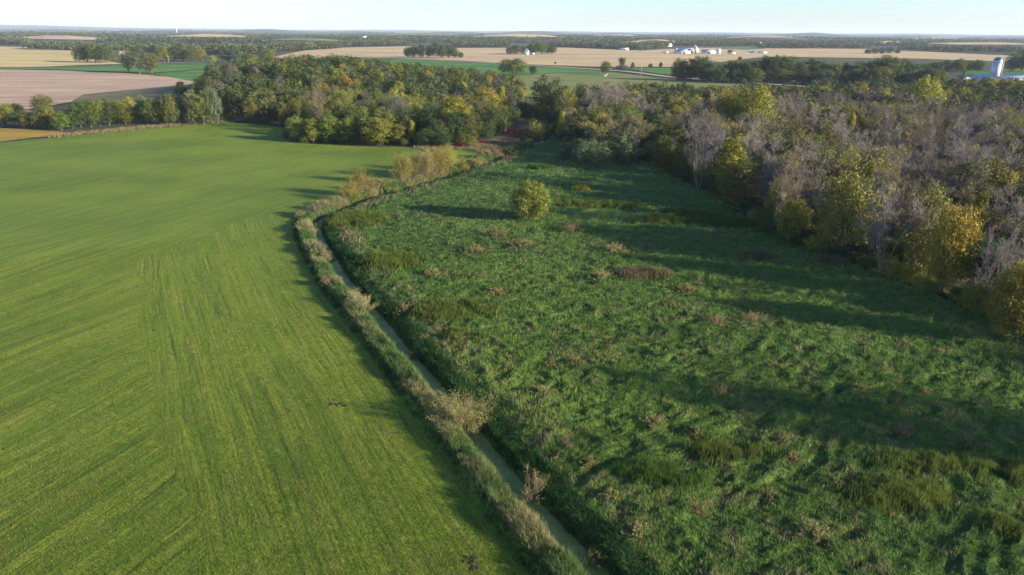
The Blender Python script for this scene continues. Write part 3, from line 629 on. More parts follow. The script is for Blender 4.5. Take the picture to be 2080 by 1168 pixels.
# groves round the farmsteads far off
def grove(pts, vb, lab, cols, protos=('round1', 'round2', 'oval1', 'round3'), slope=0, wk=1.0):
    us = [p[0] for p in pts]; u0, u1 = min(us), max(us)
    for k, (u, vt, wp) in enumerate(pts):
        cl = cols[k % len(cols)]; f_ = (u - u0) / (u1 - u0 + 1); pos = 'left end' if f_ < .25 else 'left middle' if f_ < .5 else 'right middle' if f_ < .75 else 'right end'
        lb = {'dark': 'dark', 'green': 'green', 'olive': 'olive', 'willow': 'grey-green', 'yellow': 'yellowish'}[cl] + ' ' + lab + ', ' + pos
        T('leafy_tree', protos[k % len(protos)], u, vb + slope * (u - u0) + random.uniform(-1.2, .6), vt, wp * wk, cl, lb, 'tree', lb)
grove([(162, 94, 24), (178, 88, 30), (196, 86, 30), (212, 90, 26), (226, 96, 22), (240, 101, 20)], 128, 'tree of the grove left of the white shed', ['dark', 'dark', 'green', 'dark', 'willow', 'olive'])
grove([(335, 92, 30), (352, 94, 26), (372, 84, 26), (392, 97, 30), (408, 94, 24), (460, 96, 30), (480, 98, 26), (500, 105, 22), (512, 108, 20), (433, 112, 14)], 127, 'tree of the row behind the long green strip', ['olive', 'green', 'willow', 'green', 'olive', 'dark', 'willow', 'green', 'olive', 'yellow'])
grove([(829, 95, 18), (842, 91, 20), (857, 89, 22), (872, 92, 20), (886, 83, 22), (898, 88, 22), (912, 90, 22), (924, 95, 16), (936, 105, 12)], 118.5, 'tree of the farmyard grove beside the gravel road', ['dark', 'dark', 'dark', 'green'])
grove([(1035, 94, 16), (1048, 90, 22), (1062, 92, 18), (1078, 90, 22), (1086, 84, 24), (1100, 85, 24), (1112, 88, 22), (1122, 92, 18)], 111, 'tree of the grove round the small white gable', ['dark', 'dark', 'willow', 'olive', 'green', 'green'])
grove([(1378, 116, 26), (1384, 132, 30), (1402, 118, 34), (1422, 112, 40), (1444, 122, 30), (1466, 128, 26), (1484, 122, 28), (1500, 122, 30), (1520, 120, 30), (1538, 118, 26), (1556, 112, 36), (1578, 110, 38), (1600, 112, 38), (1620, 122, 30), (1645, 118, 34), (1664, 122, 30), (1690, 124, 30), (1715, 126, 30), (1742, 124, 34), (1768, 122, 36), (1796, 110, 44), (1822, 116, 40), (1850, 126, 30), (1870, 128, 28)], 165, 'tree of the belt beyond the gravel road', ['olive', 'dark', 'green', 'green', 'willow', 'dark', 'green', 'olive', 'dark'], slope=.018, wk=1.25)
grove([(1435, 138, 26), (1462, 134, 28), (1494, 140, 26), (1530, 136, 34), (1562, 140, 34), (1590, 138, 36), (1632, 142, 34), (1676, 140, 36), (1704, 142, 34), (1730, 138, 38), (1758, 138, 38), (1786, 134, 40), (1812, 138, 40), (1840, 142, 36), (1880, 138, 36), (1905, 142, 30)], 168, 'tree of the lower belt beside the gravel road', ['dark', 'willow', 'dark', 'green', 'dark', 'olive'], slope=.024, wk=1.2)
grove([(1900, 124, 28), (1922, 120, 30), (1946, 118, 28), (1966, 122, 26), (1985, 120, 24), (2055, 104, 34), (2074, 98, 34), (2096, 104, 34)], 146, 'tree of the row behind the silo', ['dark', 'willow', 'olive', 'dark'])
grove([(1762, 99, 14), (1776, 97, 18), (1792, 96, 18), (1806, 95, 18), (1822, 100, 12)], 110, 'tree of the clump at the edge of the tan field', ['dark', 'dark', 'willow'])
# hedgerow left
hr = [(-20, 262, 216), (12, 255, 208), (40, 256, 222), (62, 262, 226), (84, 262, 222), (104, 262, 214), (126, 266, 222), (148, 262, 218), (165, 260, 204), (186, 259, 210), (204, 256, 200), (222, 255, 212), (240, 252, 206), (256, 252, 214), (276, 250, 212), (296, 250, 196), (312, 252, 198), (330, 252, 200), (350, 254, 190), (368, 252, 196), (395, 253, 185), (415, 254, 190), (436, 253, 180), (30, 232, 208), (8, 232, 212), (176, 225, 202), (214, 226, 198), (246, 228, 202)]
for k, (u, vb, vt) in enumerate(hr):
    cl = random.choice(['green', 'olive', 'green', 'willow', 'dark', 'olive']); low = vb - vt < 44; wh = 'behind the small crop strip' if vb < 240 and u < 60 else 'in its left part' if u < 110 else 'in its middle' if u < 240 else 'in its right part' if u < 340 else 'where it meets the left wood'
    if 170 < u < 250 and vb < 240: wh = 'on the brown field side'
    lb = {'green': 'green', 'olive': 'olive', 'willow': 'grey-green', 'dark': 'dark green'}[cl] + (' bush' if low else ' tree') + ' of the hedgerow, ' + wh
    T('bush' if low else 'leafy_tree', random.choice(['round1', 'bushy', 'bushy2', 'open1', 'oval1']), u, vb, vt, random.uniform(30, 42), cl, lb, 'bush' if low else 'tree', lb)
for x, y, h, w_, lb in [(88, 45, 25, 10, 'tallest shade tree beyond the right border'), (106, 44, 22, 10, 'round shade tree beyond the right border')]:
    put('leafy_tree', 'open1', x, y, h, 'olive', lb, 'tree', None, w_)
# ------------------------------------------------------------------ woods
def fill(poly, s, seed):
    rg = np.random.default_rng(seed); x0, y0 = poly.min(0); x1, y1 = poly.max(0); P = []; r = 0; y = y0
    while y < y1:
        x = x0 + (s / 2 if r % 2 else 0)
        while x < x1: P.append((x + rg.uniform(-.36, .36) * s, y + rg.uniform(-.36, .36) * s)); x += s
        y += s * .87; r += 1
    P = np.array(P); return P[inside(poly, P[:, 0], P[:, 1])]
def free(x, y, k=.75): return all((x - a) ** 2 + (y - b) ** 2 > (r * k + 1.6) ** 2 for a, b, r in TREES0)
def project(x, y, z):
    p = np.array([x, y, z - CAMH]); d = p[1] * cp - p[2] * sp; yy = p[1] * sp + p[2] * cp; xx = p[0]
    X_, Y_ = (xx * cr + yy * sr) / d, (-xx * sr + yy * cr) / d
    return CX + F * X_, CY - F * Y_
TREES0 = list(TREES); MASS = []
cand = []
for wood, poly, s, seed in (('L', LWOOD, 9.6, 5), ('R', RWOOD, 8.6, 6)):
    for x, y in fill(poly, s, seed):
        if not free(x, y): continue
        cand.append((math.hypot(x, y), wood, x, y))
cand.sort()
nL = nB = 0; nb0 = sum(1 for o in C.objects if o.name.startswith('leafy_tree')); NB0 = sum(1 for o in C.objects if o.name.startswith('bare_tree')); NY = 0
def edge_d(poly, x, y):
    d, _ = sdist(np.vstack([poly, poly[:1]]), np.array([x]), np.array([y])); return abs(float(d[0]))
for r, wood, x, y in cand:
    z = hz(x, y); u, v = project(x, y, z); vis = -80 < u < 2160
    n1 = float(vnoise(np.array(x * .028), np.array(y * .028), 91)); rn = random.random(); e = edge_d(LWOOD if wood == 'L' else RWOOD, x, y)
    if not vis and not (x > 0 and r < 130): continue
    if wood == 'R':
        pb = (.74 if u > 1500 else .46) * (.6 + .8 * n1)
        if v < 240 or (u > 1930 and v < 260): pb = .2 * (.6 + .8 * n1)
        if e < 7: pb = .32
        bareq = rn < pb; hgt = random.uniform(9.5, 15); colw = ['dark', 'green', 'green', 'olive', 'olive', 'olive', 'yellow'] if e > 12 else ['dark', 'dark', 'green', 'olive', 'yellow']
    else:
        bareq = rn < .10; hgt = random.uniform(9.5, 14); colw = ['green', 'green', 'olive', 'olive', 'willow', 'dark', 'bright', 'olive', 'green']
        if u > 700: colw += ['yellow', 'olive']
        if v > 262: colw = ['dark', 'green', 'dark', 'olive']
    if e < 7: hgt *= random.uniform(.6, .9)
    col = random.choice(colw)
    if random.random() < .025: col = 'gold'
    side = 'left' if wood == 'L' else 'right'
    if wood == 'R': where = 'beside the wood gap' if u < 1190 else 'near the large silvery bare tree' if u < 1370 else 'round the towering yellow-green pair' if u < 1600 else 'above the broad olive tree' if u < 1725 else 'above the fanning bare tree' if u < 1840 else 'above the golden drooping tree' if u < 1970 else 'at the right border'
    else: where = 'at its hedgerow end' if u < 480 else 'on its high left shoulder' if u < 640 else 'above the jutting front row' if u < 820 else 'beside the wood gap'
    dep = ('front' if e < 10 else 'rear' if (v < 222 if wood == 'R' else y > 430) else 'upper' if (v < 285 if wood == 'R' else y > 340) else 'inner'); size = 'tall ' if hgt > 12.5 else 'low ' if hgt < 10.3 else ''
    if bareq:
        if nB + NB0 >= 292: MASS.append((x, y, hgt, 'bare')); continue
        nB += 1; pr = random.choice(['bare1', 'bare2', 'bare3', 'bare1', 'sparse1', 'sparse2'] if wood == 'R' else ['sparse1', 'bare1', 'sparse2'])
        tw = random.choice(['grey', 'grey', 'brown', 'grey', 'pale'] if wood == 'R' else ['grey', 'brown'])
        tn = dict(grey='grey', brown='brown', pale='pale')[tw]
        lb = f"{size}{tn} {'half-bare' if pr[:2] == 'sp' else 'leafless'} tree in the {dep} {side} wood, {where}"
        put('bare_tree', pr, x, y, hgt, random.choice(['olive', 'yellow', 'olive']), lb, 'tree', lb.replace(' tree ', ' trees '), twig=tw)
    else:
        yel = col in ('yellow', 'gold', 'rust')
        nm = {'bright': 'bright green', 'dark': 'dark green', 'green': 'mid green', 'olive': 'olive green', 'willow': 'grey-green', 'yellow': 'yellow-green', 'gold': 'golden', 'rust': 'rusty orange'}[col]
        if (not yel and nL + nb0 >= 298): MASS.append((x, y, hgt, col)); continue
        pr = random.choice(['round1', 'round2', 'round3', 'oval1', 'open1', 'open2', 'vase1', 'oval2']) if not yel else random.choice(['oval1', 'oval2', 'cone1', 'round2', 'open2'])
        if not yel: nL += 1
        else: NY += 1
        lb = f"{size}{nm} tree in the {dep} {side} wood, {where}"
        put('yellow_tree' if yel else 'leafy_tree', pr, x, y, hgt, col, lb, 'tree', lb.replace(' tree ', ' trees '), w=None if not yel else hgt * .55)
# undergrowth bushes along both wood edges
def along(poly_px, step, lab, gp, off, cols, hr_=(2, 4.2), kind='bush'):
    L = GP(poly_px); L = subdiv([tuple(p) for p in L], 6); seg = np.r_[0, np.cumsum(np.hypot(*np.diff(L, axis=0).T))]; s = 0
    while s < seg[-1]:
        x, y = np.interp(s, seg, L[:, 0]), np.interp(s, seg, L[:, 1]); h = random.uniform(*hr_); a = random.random() * 6.28
        cl = random.choice(cols); f_ = s / seg[-1]; part_ = 'left third' if f_ < .33 else 'middle third' if f_ < .66 else 'right third'; lb = f"{dict(dark='dark', green='green', olive='olive', yellow='yellowish')[cl]}{' tall' if h > 3.3 else ' low'} bush along {lab}, {part_}"
        put(kind, random.choice(['bushy', 'bushy2']), x + off[0] + random.uniform(-1.5, 1.5), y + off[1] + random.uniform(-1.5, 1.5), h, cl, lb, 'bush', lb, w=h * random.uniform(1.1, 1.7))
        s += step * random.uniform(.7, 1.3) * (.6 + math.hypot(x, y) / 300)
along([(1122, 262), (1150, 298), (1200, 322), (1330, 330), (1372, 365), (1450, 402), (1560, 478), (1690, 532), (1800, 568), (1900, 612), (1990, 655), (2100, 690)], 2.8, 'the meadow edge of the right wood', '', (.8, 1.5), ['dark', 'green', 'dark', 'olive', 'yellow'], (2, 5))
along([(380, 253), (470, 253), (582, 264), (588, 286), (700, 294), (830, 299), (930, 298)], 6, 'the pasture edge of the left wood', '', (0, 1.5), ['dark', 'green', 'dark'], (2, 3.8))
# ------------------------------------------------------------------ vegetation masses
MASSCOL = dict(bright=(.13, .165, .03), dark=(.040, .068, .028), green=(.062, .092, .030), olive=(.088, .10, .034), willow=(.085, .11, .055), yellow=(.17, .16, .03), gold=(.25, .17, .03), rust=(.15, .08, .045), bare=(.115, .10, .085))
def lodcrown(seed, nleaf, ls, base=.08, h=12, w=10):
    rg = np.random.default_rng(seed); return leaves(rg, lobes_for(rg, h, w, base, 12), nleaf, ls, .5, per=4, jit=.22)
def mass(name, items, nleaf, ls, label, cat, seed=0):
    """items (n,5): x y z h w ; colours (n,3)"""
    rg = np.random.default_rng(seed); pos, colr = items; cr4 = [lodcrown(seed * 10 + i, nleaf, ls) for i in range(5)]; Vs, Cs = [], []
    k_of = rg.integers(0, 5, len(pos))
    for k in range(5):
        P_ = pos[k_of == k]; cc = colr[k_of == k]
        if not len(P_): continue
        V, r = cr4[k]; V = V - 0; a = rg.random(len(P_)) * 6.283; ca, sa = np.cos(a)[:, None, None], np.sin(a)[:, None, None]; sc_ = (P_[:, 4] / 10)[:, None, None]; sh = (P_[:, 3] / 12)[:, None, None]
        x = (V[None, ..., 0] * ca - V[None, ..., 1] * sa) * sc_ + P_[:, 0, None, None]; y = (V[None, ..., 0] * sa + V[None, ..., 1] * ca) * sc_ + P_[:, 1, None, None]; z = V[None, ..., 2] * sh + P_[:, 2, None, None]
        Vs.append(np.stack([x, y, z], -1).reshape(-1, 3)); sh_ = (.85 + .3 * r)[None, :, None]
        Cs.append(np.repeat((cc[:, None, :] * sh_).reshape(-1, 3), 4, 0))
    V = np.vstack(Vs); c_ = np.vstack(Cs)
    return tag(obj(name, mesh_np(name, V, [np.arange(len(V), dtype=np.int32).reshape(-1, 4)], MASSM, {"col": c_})), label, cat, kind='stuff')
if MASS:
    P_ = np.array([(x, y, 0, h, h * (.85 if c_ != 'bare' else .6)) for x, y, h, c_ in MASS]); P_[:, 2] = height(P_[:, 0], P_[:, 1])
    cc = np.array([MASSCOL[c_] for *_, c_ in MASS]) * (.8 + .4 * rng.random((len(MASS), 1)))
    mass('woodland_trees', (P_, cc), 1500, .55, 'rearmost crowns of both woods closing into one mass', 'woodland', 3)
print('yellow', NY, 'leafy', nL + nb0, 'bare', nB + NB0, 'mass', len(MASS))
# woods far away, as bands: list of (u0,u1, v_front, v_back) read as one mass
def band(boxes, nleaf, ls, sp, name, label, seed, hh=(10, 15), cols=('dark', 'green', 'green', 'olive', 'olive', 'willow', 'willow')):
    rg = np.random.default_rng(seed); out = []
    for b in boxes:
        (u0, v0), (u1, v1), dep = b[0], b[1], b[2]
        a, c_ = np.array(G(u0, v0)), np.array(G(u1, v1)); ln = np.hypot(*(c_ - a)); n_ = max(2, int(ln * dep / sp ** 2)); t = rg.random(n_)
        p = a + (c_ - a) * t[:, None]; q_ = unit(p) ; p = p + q_ * (rg.random(n_)[:, None] * dep) + rg.normal(size=p.shape) * sp * .3; out.append(p)
    p = np.vstack(out)
    for a, b_, pp, qq, _ in MOUNDS: p = p[((p[:, 0] - a) / (1.15 * pp)) ** 2 + ((p[:, 1] - (b_ - .35 * qq)) / (1.35 * qq)) ** 2 > 1]
    n_ = len(p); h = rg.uniform(*hh, n_); z = height(p[:, 0], p[:, 1])
    cn = np.array([MASSCOL[c_] for c_ in cols]); g_ = vnoise(p[:, 0] / 60, p[:, 1] / 60, 8); ci = np.clip((g_ * .6 + rg.random(n_) * .5) * len(cols), 0, len(cols) - 1).astype(int)
    cc = cn[ci] * (.7 + .6 * rg.random((n_, 1)))
    return mass(name, (np.c_[p, z, h, h * rg.uniform(.75, 1.15, n_)], cc), nleaf, ls, label, 'woodland', seed)
# 1-2.5 km
band([((60, 101), (160, 103), 120), ((-60, 90), (60, 92), 300), ((150, 100), (250, 110), 60), ((245, 106), (540, 112), 260), ((440, 112), (560, 112), 150), ((555, 106), (690, 99), 160), ((690, 95), (830, 93), 260), ((920, 96.5), (1035, 96.5), 320), ((1120, 95.5), (1235, 99.5), 350),
      ((1235, 99.5), (1300, 101.5), 300), ((1300, 101), (1352, 97), 300), ((1352, 94), (1480, 94.5), 500), ((1480, 94), (1545, 94), 400), ((1545, 99), (1640, 99.5), 200), ((1640, 99), (1760, 100), 200), ((1830, 104), (1925, 106), 120), ((1925, 106), (2070, 108), 150), ((2070, 112), (2160, 114), 120)],
     130, 1.8, 12, 'distant_woodland', 'dark woods bordering the tan fields', 21, (10, 16))
band([((-80, 84), (60, 84.5), 500), ((0, 79), (210, 82), 500), ((200, 88), (560, 90), 500), ((500, 86), (830, 88), 600), ((830, 87.5), (1100, 88), 600), ((1100, 88), (1360, 90), 600), ((1360, 89), (1760, 92), 500), ((1740, 93), (1880, 96), 300), ((1860, 91.5), (2160, 97), 150)],
     60, 2.6, 15, 'distant_woodland', 'hazy woods beyond the tan fields', 22, (11, 17))
bx = []
rg = np.random.default_rng(4)
for k in range(150):
    u = rg.uniform(-150, 2150); vh = 63 + (u - 1040) * .00733; v = vh + rg.uniform(5.5, 22) ; l = rg.uniform(60, 330); bx.append(((u, v), (u + l, v + l * .00733), rg.uniform(60, 200)))
band(bx, 22, 4.2, 24, 'distant_woodland', 'bluish strips of woodland near the horizon', 23, (11, 18))
#%%REST
# ------------------------------------------------------------------ grass and marsh plants
def polar_scatter(n, r0, r1, seed, a0=-50, a1=47):
    rg = np.random.default_rng(seed); r = np.exp(rg.uniform(math.log(r0), math.log(r1), n)); a = R(a0) + R(a1 - a0) * rg.random(n)
    return r * np.sin(a), r * np.cos(a), rg
def blades(name, x, y, z, h, wd, az, lean, col, label, cat, rg, kind='stuff'):
    n = len(x); d = np.stack([np.cos(az), np.sin(az), az * 0], 1); s = np.stack([-np.sin(az), np.cos(az), az * 0], 1)
    tw = rg.uniform(-1.2, 1.2, n); s = s * np.cos(tw)[:, None] + d * np.sin(tw)[:, None]
    p0 = np.stack([x, y, z], 1); up = np.array([0, 0, 1.]); h_ = h[:, None]; le = lean[:, None]; w_ = wd[:, None]
    p1 = p0 + up * h_ * .62 * (1 - .35 * le) + d * h_ * .35 * le; p2 = p1 + up * h_ * .38 * (1 - 1.1 * le) + d * h_ * .6 * le
    V = np.stack([p0 - s * w_ * .5, p0 + s * w_ * .5, p1 - s * w_ * .42, p1 + s * w_ * .42, p2], 1).reshape(-1, 3)
    b = np.arange(n)[:, None] * 5; f4 = (b + [0, 1, 3, 2]).astype(np.int32); f3 = (b + [2, 3, 4]).astype(np.int32)
    return tag(obj(name, mesh_np(name, V, [f4, f3], GRASSM, {"col": np.repeat(col, 5, 0)})), label, cat, kind=kind)
def tufts(x, y, per, spread, rg):
    n = len(x); xx = np.repeat(x, per) + rg.normal(size=n * per) * np.repeat(spread, per); yy = np.repeat(y, per) + rg.normal(size=n * per) * np.repeat(spread, per)
    return xx, yy, np.repeat(np.arange(n), per)
def lerp(a, b, t): return np.array(a) * (1 - t[:, None]) + np.array(b) * t[:, None]
# meadow sward
x, y, rg = polar_scatter(210000, 42, 330, 11, -30, 47)
d, _ = sdist(DITCH, x, y); ok = inside(meadpoly, x, y) & (d > 1.2) & ~inside(RWOOD, x, y); x, y, d = x[ok], y[ok], d[ok]
r = np.hypot(x, y); sc_ = np.sqrt(np.maximum(r, 60) / 80)
xx, yy, ti = tufts(x, y, 4, .16 * sc_, rg); zz = height(xx, yy) - .05
flow = .6 + 2.6 * (fbm(xx * .07, yy * .07, 51, 2) - .5); rdg = vnoise(xx * .55 + 9, yy * .9, 52); h = (.30 + .35 * rg.random(len(xx)) + .40 * rdg) * sc_[ti] * .8
dryn = fbm(x * .06, y * .06, 61, 3); dryn = np.maximum(dryn, np.max([.9 * np.exp(-(((x - a_) / p_) ** 2 + ((y - b_) / q_) ** 2)) for (a_, b_), p_, q_ in [(G(1020, 520), 16, 14), (G(1230, 500), 22, 10), (G(1180, 740), 7, 6), (G(1130, 860), 6, 9), (G(1480, 660), 10, 8), (G(1620, 930), 10, 7), (G(1250, 1060), 8, 8)]], 0)); dryf = fbm(x * .45, y * .45, 62, 3)
dry_t = ((dryf > .70 - .38 * (dryn - .35)) * (rg.random(len(x)) < .38)).astype(float) * .85 + (rg.random(len(x)) < .02) * .7; dry_t = np.clip(dry_t, 0, 1)[ti]
g1 = np.clip(fbm(xx * .05, yy * .05, 63, 3) * 1.8 - .4, 0, 1); g2 = np.clip(fbm(xx * .5, yy * .5, 64, 2) * 2 - .5, 0, 1)
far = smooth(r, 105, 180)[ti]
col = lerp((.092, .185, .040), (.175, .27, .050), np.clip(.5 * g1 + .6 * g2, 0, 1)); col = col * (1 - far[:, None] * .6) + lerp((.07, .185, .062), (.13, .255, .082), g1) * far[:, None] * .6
col = col * (1 - dry_t[:, None]) + lerp((.20, .18, .08), (.30, .25, .13), rg.random(len(xx))) * dry_t[:, None]
col *= (.75 + .5 * rg.random(len(xx)))[:, None]
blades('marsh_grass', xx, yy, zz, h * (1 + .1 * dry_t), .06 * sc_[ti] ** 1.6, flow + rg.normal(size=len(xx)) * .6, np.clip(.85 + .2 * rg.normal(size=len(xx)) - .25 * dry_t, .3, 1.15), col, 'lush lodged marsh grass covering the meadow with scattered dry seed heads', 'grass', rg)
# pasture sward
x, y, rg = polar_scatter(170000, 42, 150, 12, -50, 12); d, _ = sdist(DITCH, x, y); ok = inside(PAST, x, y) & (d < -4.6); x, y = x[ok], y[ok]; r = np.hypot(x, y)
xx, yy, ti = tufts(x, y, 3, np.full(len(x), .12), rg); zz = height(xx, yy) - .02
g1 = fbm(xx * .25, yy * .25, 71, 3); dr = (rg.random(len(x)) < .05 + .25 * (fbm(x * .35, y * .35, 72, 3) > .58))[ti]
ac_, ao_ = mow(x, y, sdist(DITCH, x, y)[0])
s1 = vnoise(ac_ * .6, ao_ * .025, 201)[ti]; s2 = vnoise(ac_ * 2.0, ao_ * .06, 203)[ti]
dr = dr | ((s2 < .22) & (rg.random(len(xx)) < .35))
col = lerp((.092, .155, .018), (.185, .25, .028), np.clip(g1 * .6 + s1 * .6 - .1, 0, 1)); col *= (.65 + .5 * s2)[:, None]; col[dr] = (.26, .22, .075); col *= (.75 + .5 * rg.random(len(xx)))[:, None]
blades('pasture_grass', xx, yy, zz, .10 + .10 * rg.random(len(xx)), .035 * np.sqrt(r[ti] / 50), rg.random(len(xx)) * 6.28, rg.uniform(.2, .9, len(xx)), col, 'short green sward blades of the mown pasture', 'grass', rg)
# west bank: tall pale grasses
def bankveg(name, d0, d1, n, hh, c0, c1, label, seed, along_p=None, per=7, leanr=(.1, .5)):
    rg = np.random.default_rng(seed); seg = np.r_[0, np.cumsum(np.hypot(*np.diff(DITCH, axis=0).T))]; S = seg[-1] * rg.random(n) ** 1.25
    # more of them on the near stretch of the ditch
    px_, py_ = np.interp(S, seg, DITCH[:, 0]), np.interp(S, seg, DITCH[:, 1]); tx, ty = np.interp(S, seg, np.gradient(DITCH[:, 0])), np.interp(S, seg, np.gradient(DITCH[:, 1])); l = np.hypot(tx, ty); tx, ty = tx / l, ty / l
    dd = rg.uniform(d0, d1, n); pn = fbm(S * .09, S * 0 + seed, seed, 2); keep = rg.random(n) < (np.clip((pn - .3) * 3, .15, 1) if along_p else 1); x, y = (px_ + ty * dd)[keep], (py_ - tx * dd)[keep]
    r = np.hypot(x, y); sc_ = np.sqrt(np.maximum(r, 55) / 70); xx, yy, ti = tufts(x, y, per, .16 * sc_, rg); zz = height(xx, yy) - .05
    cn = fbm(x * .25, y * .25, seed + 3, 2)[ti]; cn = np.clip(cn * 2.4 - 1.0 + .5 * (rg.random(len(ti)) - .5), 0, 1); col = lerp(c0, c1, cn) * (.7 + .6 * rg.random(len(xx)))[:, None]
    h = rg.uniform(*hh, len(xx)) * np.clip(.1 + 1.6 * fbm(x * .45, y * .45, seed + 9, 2), .3, 1.3)[ti]
    blades(name, xx, yy, zz, h, .045 * sc_[ti] ** 1.5, rg.random(len(xx)) * 6.28, rg.uniform(*leanr, len(xx)), col, label, 'grass', rg)
bankveg('bank_grass', -4.0, -1.2, 17000, (.8, 1.45), (.10, .17, .05), (.30, .27, .13), 'tall pale seeding grass on the west bank of the ditch', 81)
bankveg('bank_weeds', -5.0, -3.3, 5000, (.3, .8), (.03, .085, .025), (.05, .11, .03), 'dark green low weeds at the pasture foot of the west bank', 82)
bankveg('bank_sedge', 1.0, 3.6, 12000, (.5, 1.1), (.03, .09, .025), (.06, .14, .035), 'dark green sedge drooping over the east bank', 83, leanr=(.3, 1))
bankveg('dry_reed', 2.8, 7.5, 2600, (.5, 1.0), (.22, .19, .11), (.30, .24, .15), 'scattered dry pale reeds behind the east bank', 84, True)
# gap path verge of dry grass
x, y, rg = polar_scatter(60000, 225, 420, 14, -36, 8); d, _ = sdist(np.vstack([GP([(380, 257), (480, 253), (150, 275)])[::-1][[0, 2, 1]]]), x, y)
vg = GP([(120, 277), (200, 270), (300, 262), (380, 256), (480, 251)]); d2, _ = sdist(vg, x, y); pth = GP([(880, 301), (960, 298), (1000, 292), (1035, 280), (1060, 265), (1068, 250)]); d3, _ = sdist(pth, x, y)
ok = ((np.abs(d2) < 4.5) | (np.abs(d3) < 7)) ; x, y = x[ok], y[ok]; xx, yy, ti = tufts(x, y, 6, np.full(len(x), .5), rg); zz = height(xx, yy)
col = lerp((.15, .15, .06), (.34, .25, .16), rg.random(len(xx)))
blades('verge_grass', xx, yy, zz, rg.uniform(.5, 1.2, len(xx)), np.full(len(xx), .16), rg.random(len(xx)) * 6.28, rg.uniform(.1, .6, len(xx)), col, 'dry straw-coloured verge grass below the left wood and hedgerow', 'grass', rg)

gp_ = GP([(990, 300), (985, 289), (1020, 268), (1045, 240), (1075, 230), (1112, 236), (1108, 262), (1085, 298), (1040, 306)]); x, y, rg = polar_scatter(90000, 215, 430, 15, -6, 6); ok = inside(gp_, x, y); x, y = x[ok], y[ok]
xx, yy, ti = tufts(x, y, 5, np.full(len(x), .5), rg); zz = height(xx, yy); tn = np.clip(fbm(xx * .12, yy * .12, 99, 3) * 3 - 1.0 - .08 * (xx - 3), 0, 1)
blades('gap_grass', xx, yy, zz, rg.uniform(.2, .5, len(xx)), np.full(len(xx), .17), rg.random(len(xx)) * 6.28, rg.uniform(.3, .9, len(xx)), lerp((.07, .15, .06), (.28, .22, .14), tn) * (.75 + .5 * rg.random(len(xx)))[:, None], 'mixed green and pale dead grass filling the gap between the woods', 'grass', rg)
# stem clumps: bushes and sedge patches as single things
def stemclump(kind, u, v, hpx, wpx, depth, stemcol, leafcol, label, cat='bush', nst=60, nlf=1800, ls=.1, fan=.45, group=None, dz=0.0):
    z = 0.
    for _ in range(3): x, y = G(u, v, z); z = hz(x, y)
    zz = y * cp + (CAMH - z) * sp; W = wpx / F * zz; H = max(.6, hpx / F * zz * (1.12 if kind == 'willow_shrub' or v < 410 else .98)); Dp = W * depth
    rg = np.random.default_rng(int(u * 7 + v)); e = empty(kind, (x, y, z + dz)); tag(e, label, cat, group)
    b = np.c_[rg.normal(size=nst) * W * .2, rg.normal(size=nst) * Dp * .2]; zb = height(b[:, 0] + x, b[:, 1] + y) - z - .1
    top = b + b * fan * 1.6 + rg.normal(size=b.shape) * H * .12; hh = H * rg.uniform(.55, 1.0, nst) * np.clip(1.1 - .5 * np.hypot(b[:, 0] / W, b[:, 1] / max(Dp, .1)) ** 1.0 * 2, .45, 1.1)
    P0 = np.c_[b, zb]; P2 = np.c_[top, zb + hh]; P1 = (P0 + P2) / 2 + np.c_[-b * .1, hh * .06]; Pl = np.stack([P0, P1, P2], 1)
    ch = grow(rg, Pl, 0, 0, 5, H * .28, .5, .2, .25, .95, 2); sV, sF = merge(poly_prisms(Pl, .03, .012, 3) + poly_prisms(ch, .014, .006, 3))
    o = obj('stems', mesh_np('stems', sV, [sF], TWIG[stemcol]), e)
    src = np.concatenate([Pl[:, 1], Pl[:, 2], ch[:, 0], ch[:, 1], ch[:, 1], (ch[:, 0] + ch[:, 1]) / 2]); p = src[rg.integers(0, len(src), nlf)] + rg.normal(size=(nlf, 3)) * H * .045
    nn = unit(rg.normal(size=p.shape) + [0, 0, .3]); t_ = unit(np.cross(nn, rg.normal(size=p.shape)) + [0, 0, .4]); b_ = unit(np.cross(nn, t_)); s_ = ls * (.6 + .8 * rg.random((nlf, 1)))
    V = np.stack([p - t_ * s_, p - b_ * s_ * .42, p + t_ * s_, p + b_ * s_ * .42], 1)
    m = mesh_np('leaves', V.reshape(-1, 3), [quads(V)], FO[leafcol], {"rnd": np.repeat(rg.random(nlf), 4)}); obj('leaves', m, e); return e
SC = stemclump
SC('shrub', 944, 872, 82, 88, .9, 'brown', 'tan', 'largest fan-shaped straw-coloured shrub over the ditch water', nst=130, nlf=9500, ls=.055)
SC('shrub', 1080, 1028, 84, 46, .8, 'brown', 'tan', 'thin upright sapling shrub with sparse yellow leaves beside the near ditch', nst=30, nlf=1500, ls=.05, fan=.7)
SC('shrub', 1206, 1150, 46, 46, .8, 'brown', 'sedge', 'small sparse shrub at the lower end of the ditch', nst=40, nlf=1800, ls=.05, fan=.7)
SC('shrub', 838, 738, 26, 28, .8, 'brown', 'rust', 'small brown dead bush lying in the ditch water', nst=40, nlf=500, ls=.08, fan=.8)
SC('shrub', 736, 628, 44, 44, .9, 'pale', 'tan', 'pale feathery shrub where the ditch starts to straighten', nst=70, nlf=3600, ls=.07)
SC('shrub', 732, 402, 50, 46, .8, 'brown', 'yellow', 'tall orange-yellow shrub at the ditch bend', nst=90, nlf=6500, ls=.1, fan=.2)
SC('shrub', 712, 408, 36, 40, .8, 'brown', 'yellow', 'low yellow shrub left of the tall orange-yellow one', nst=60, nlf=3600, ls=.1, fan=.25)
SC('shrub', 758, 396, 26, 46, .6, 'brown', 'tan', 'tan brush right of the tall orange-yellow shrub', nst=50, nlf=1500, ls=.16)
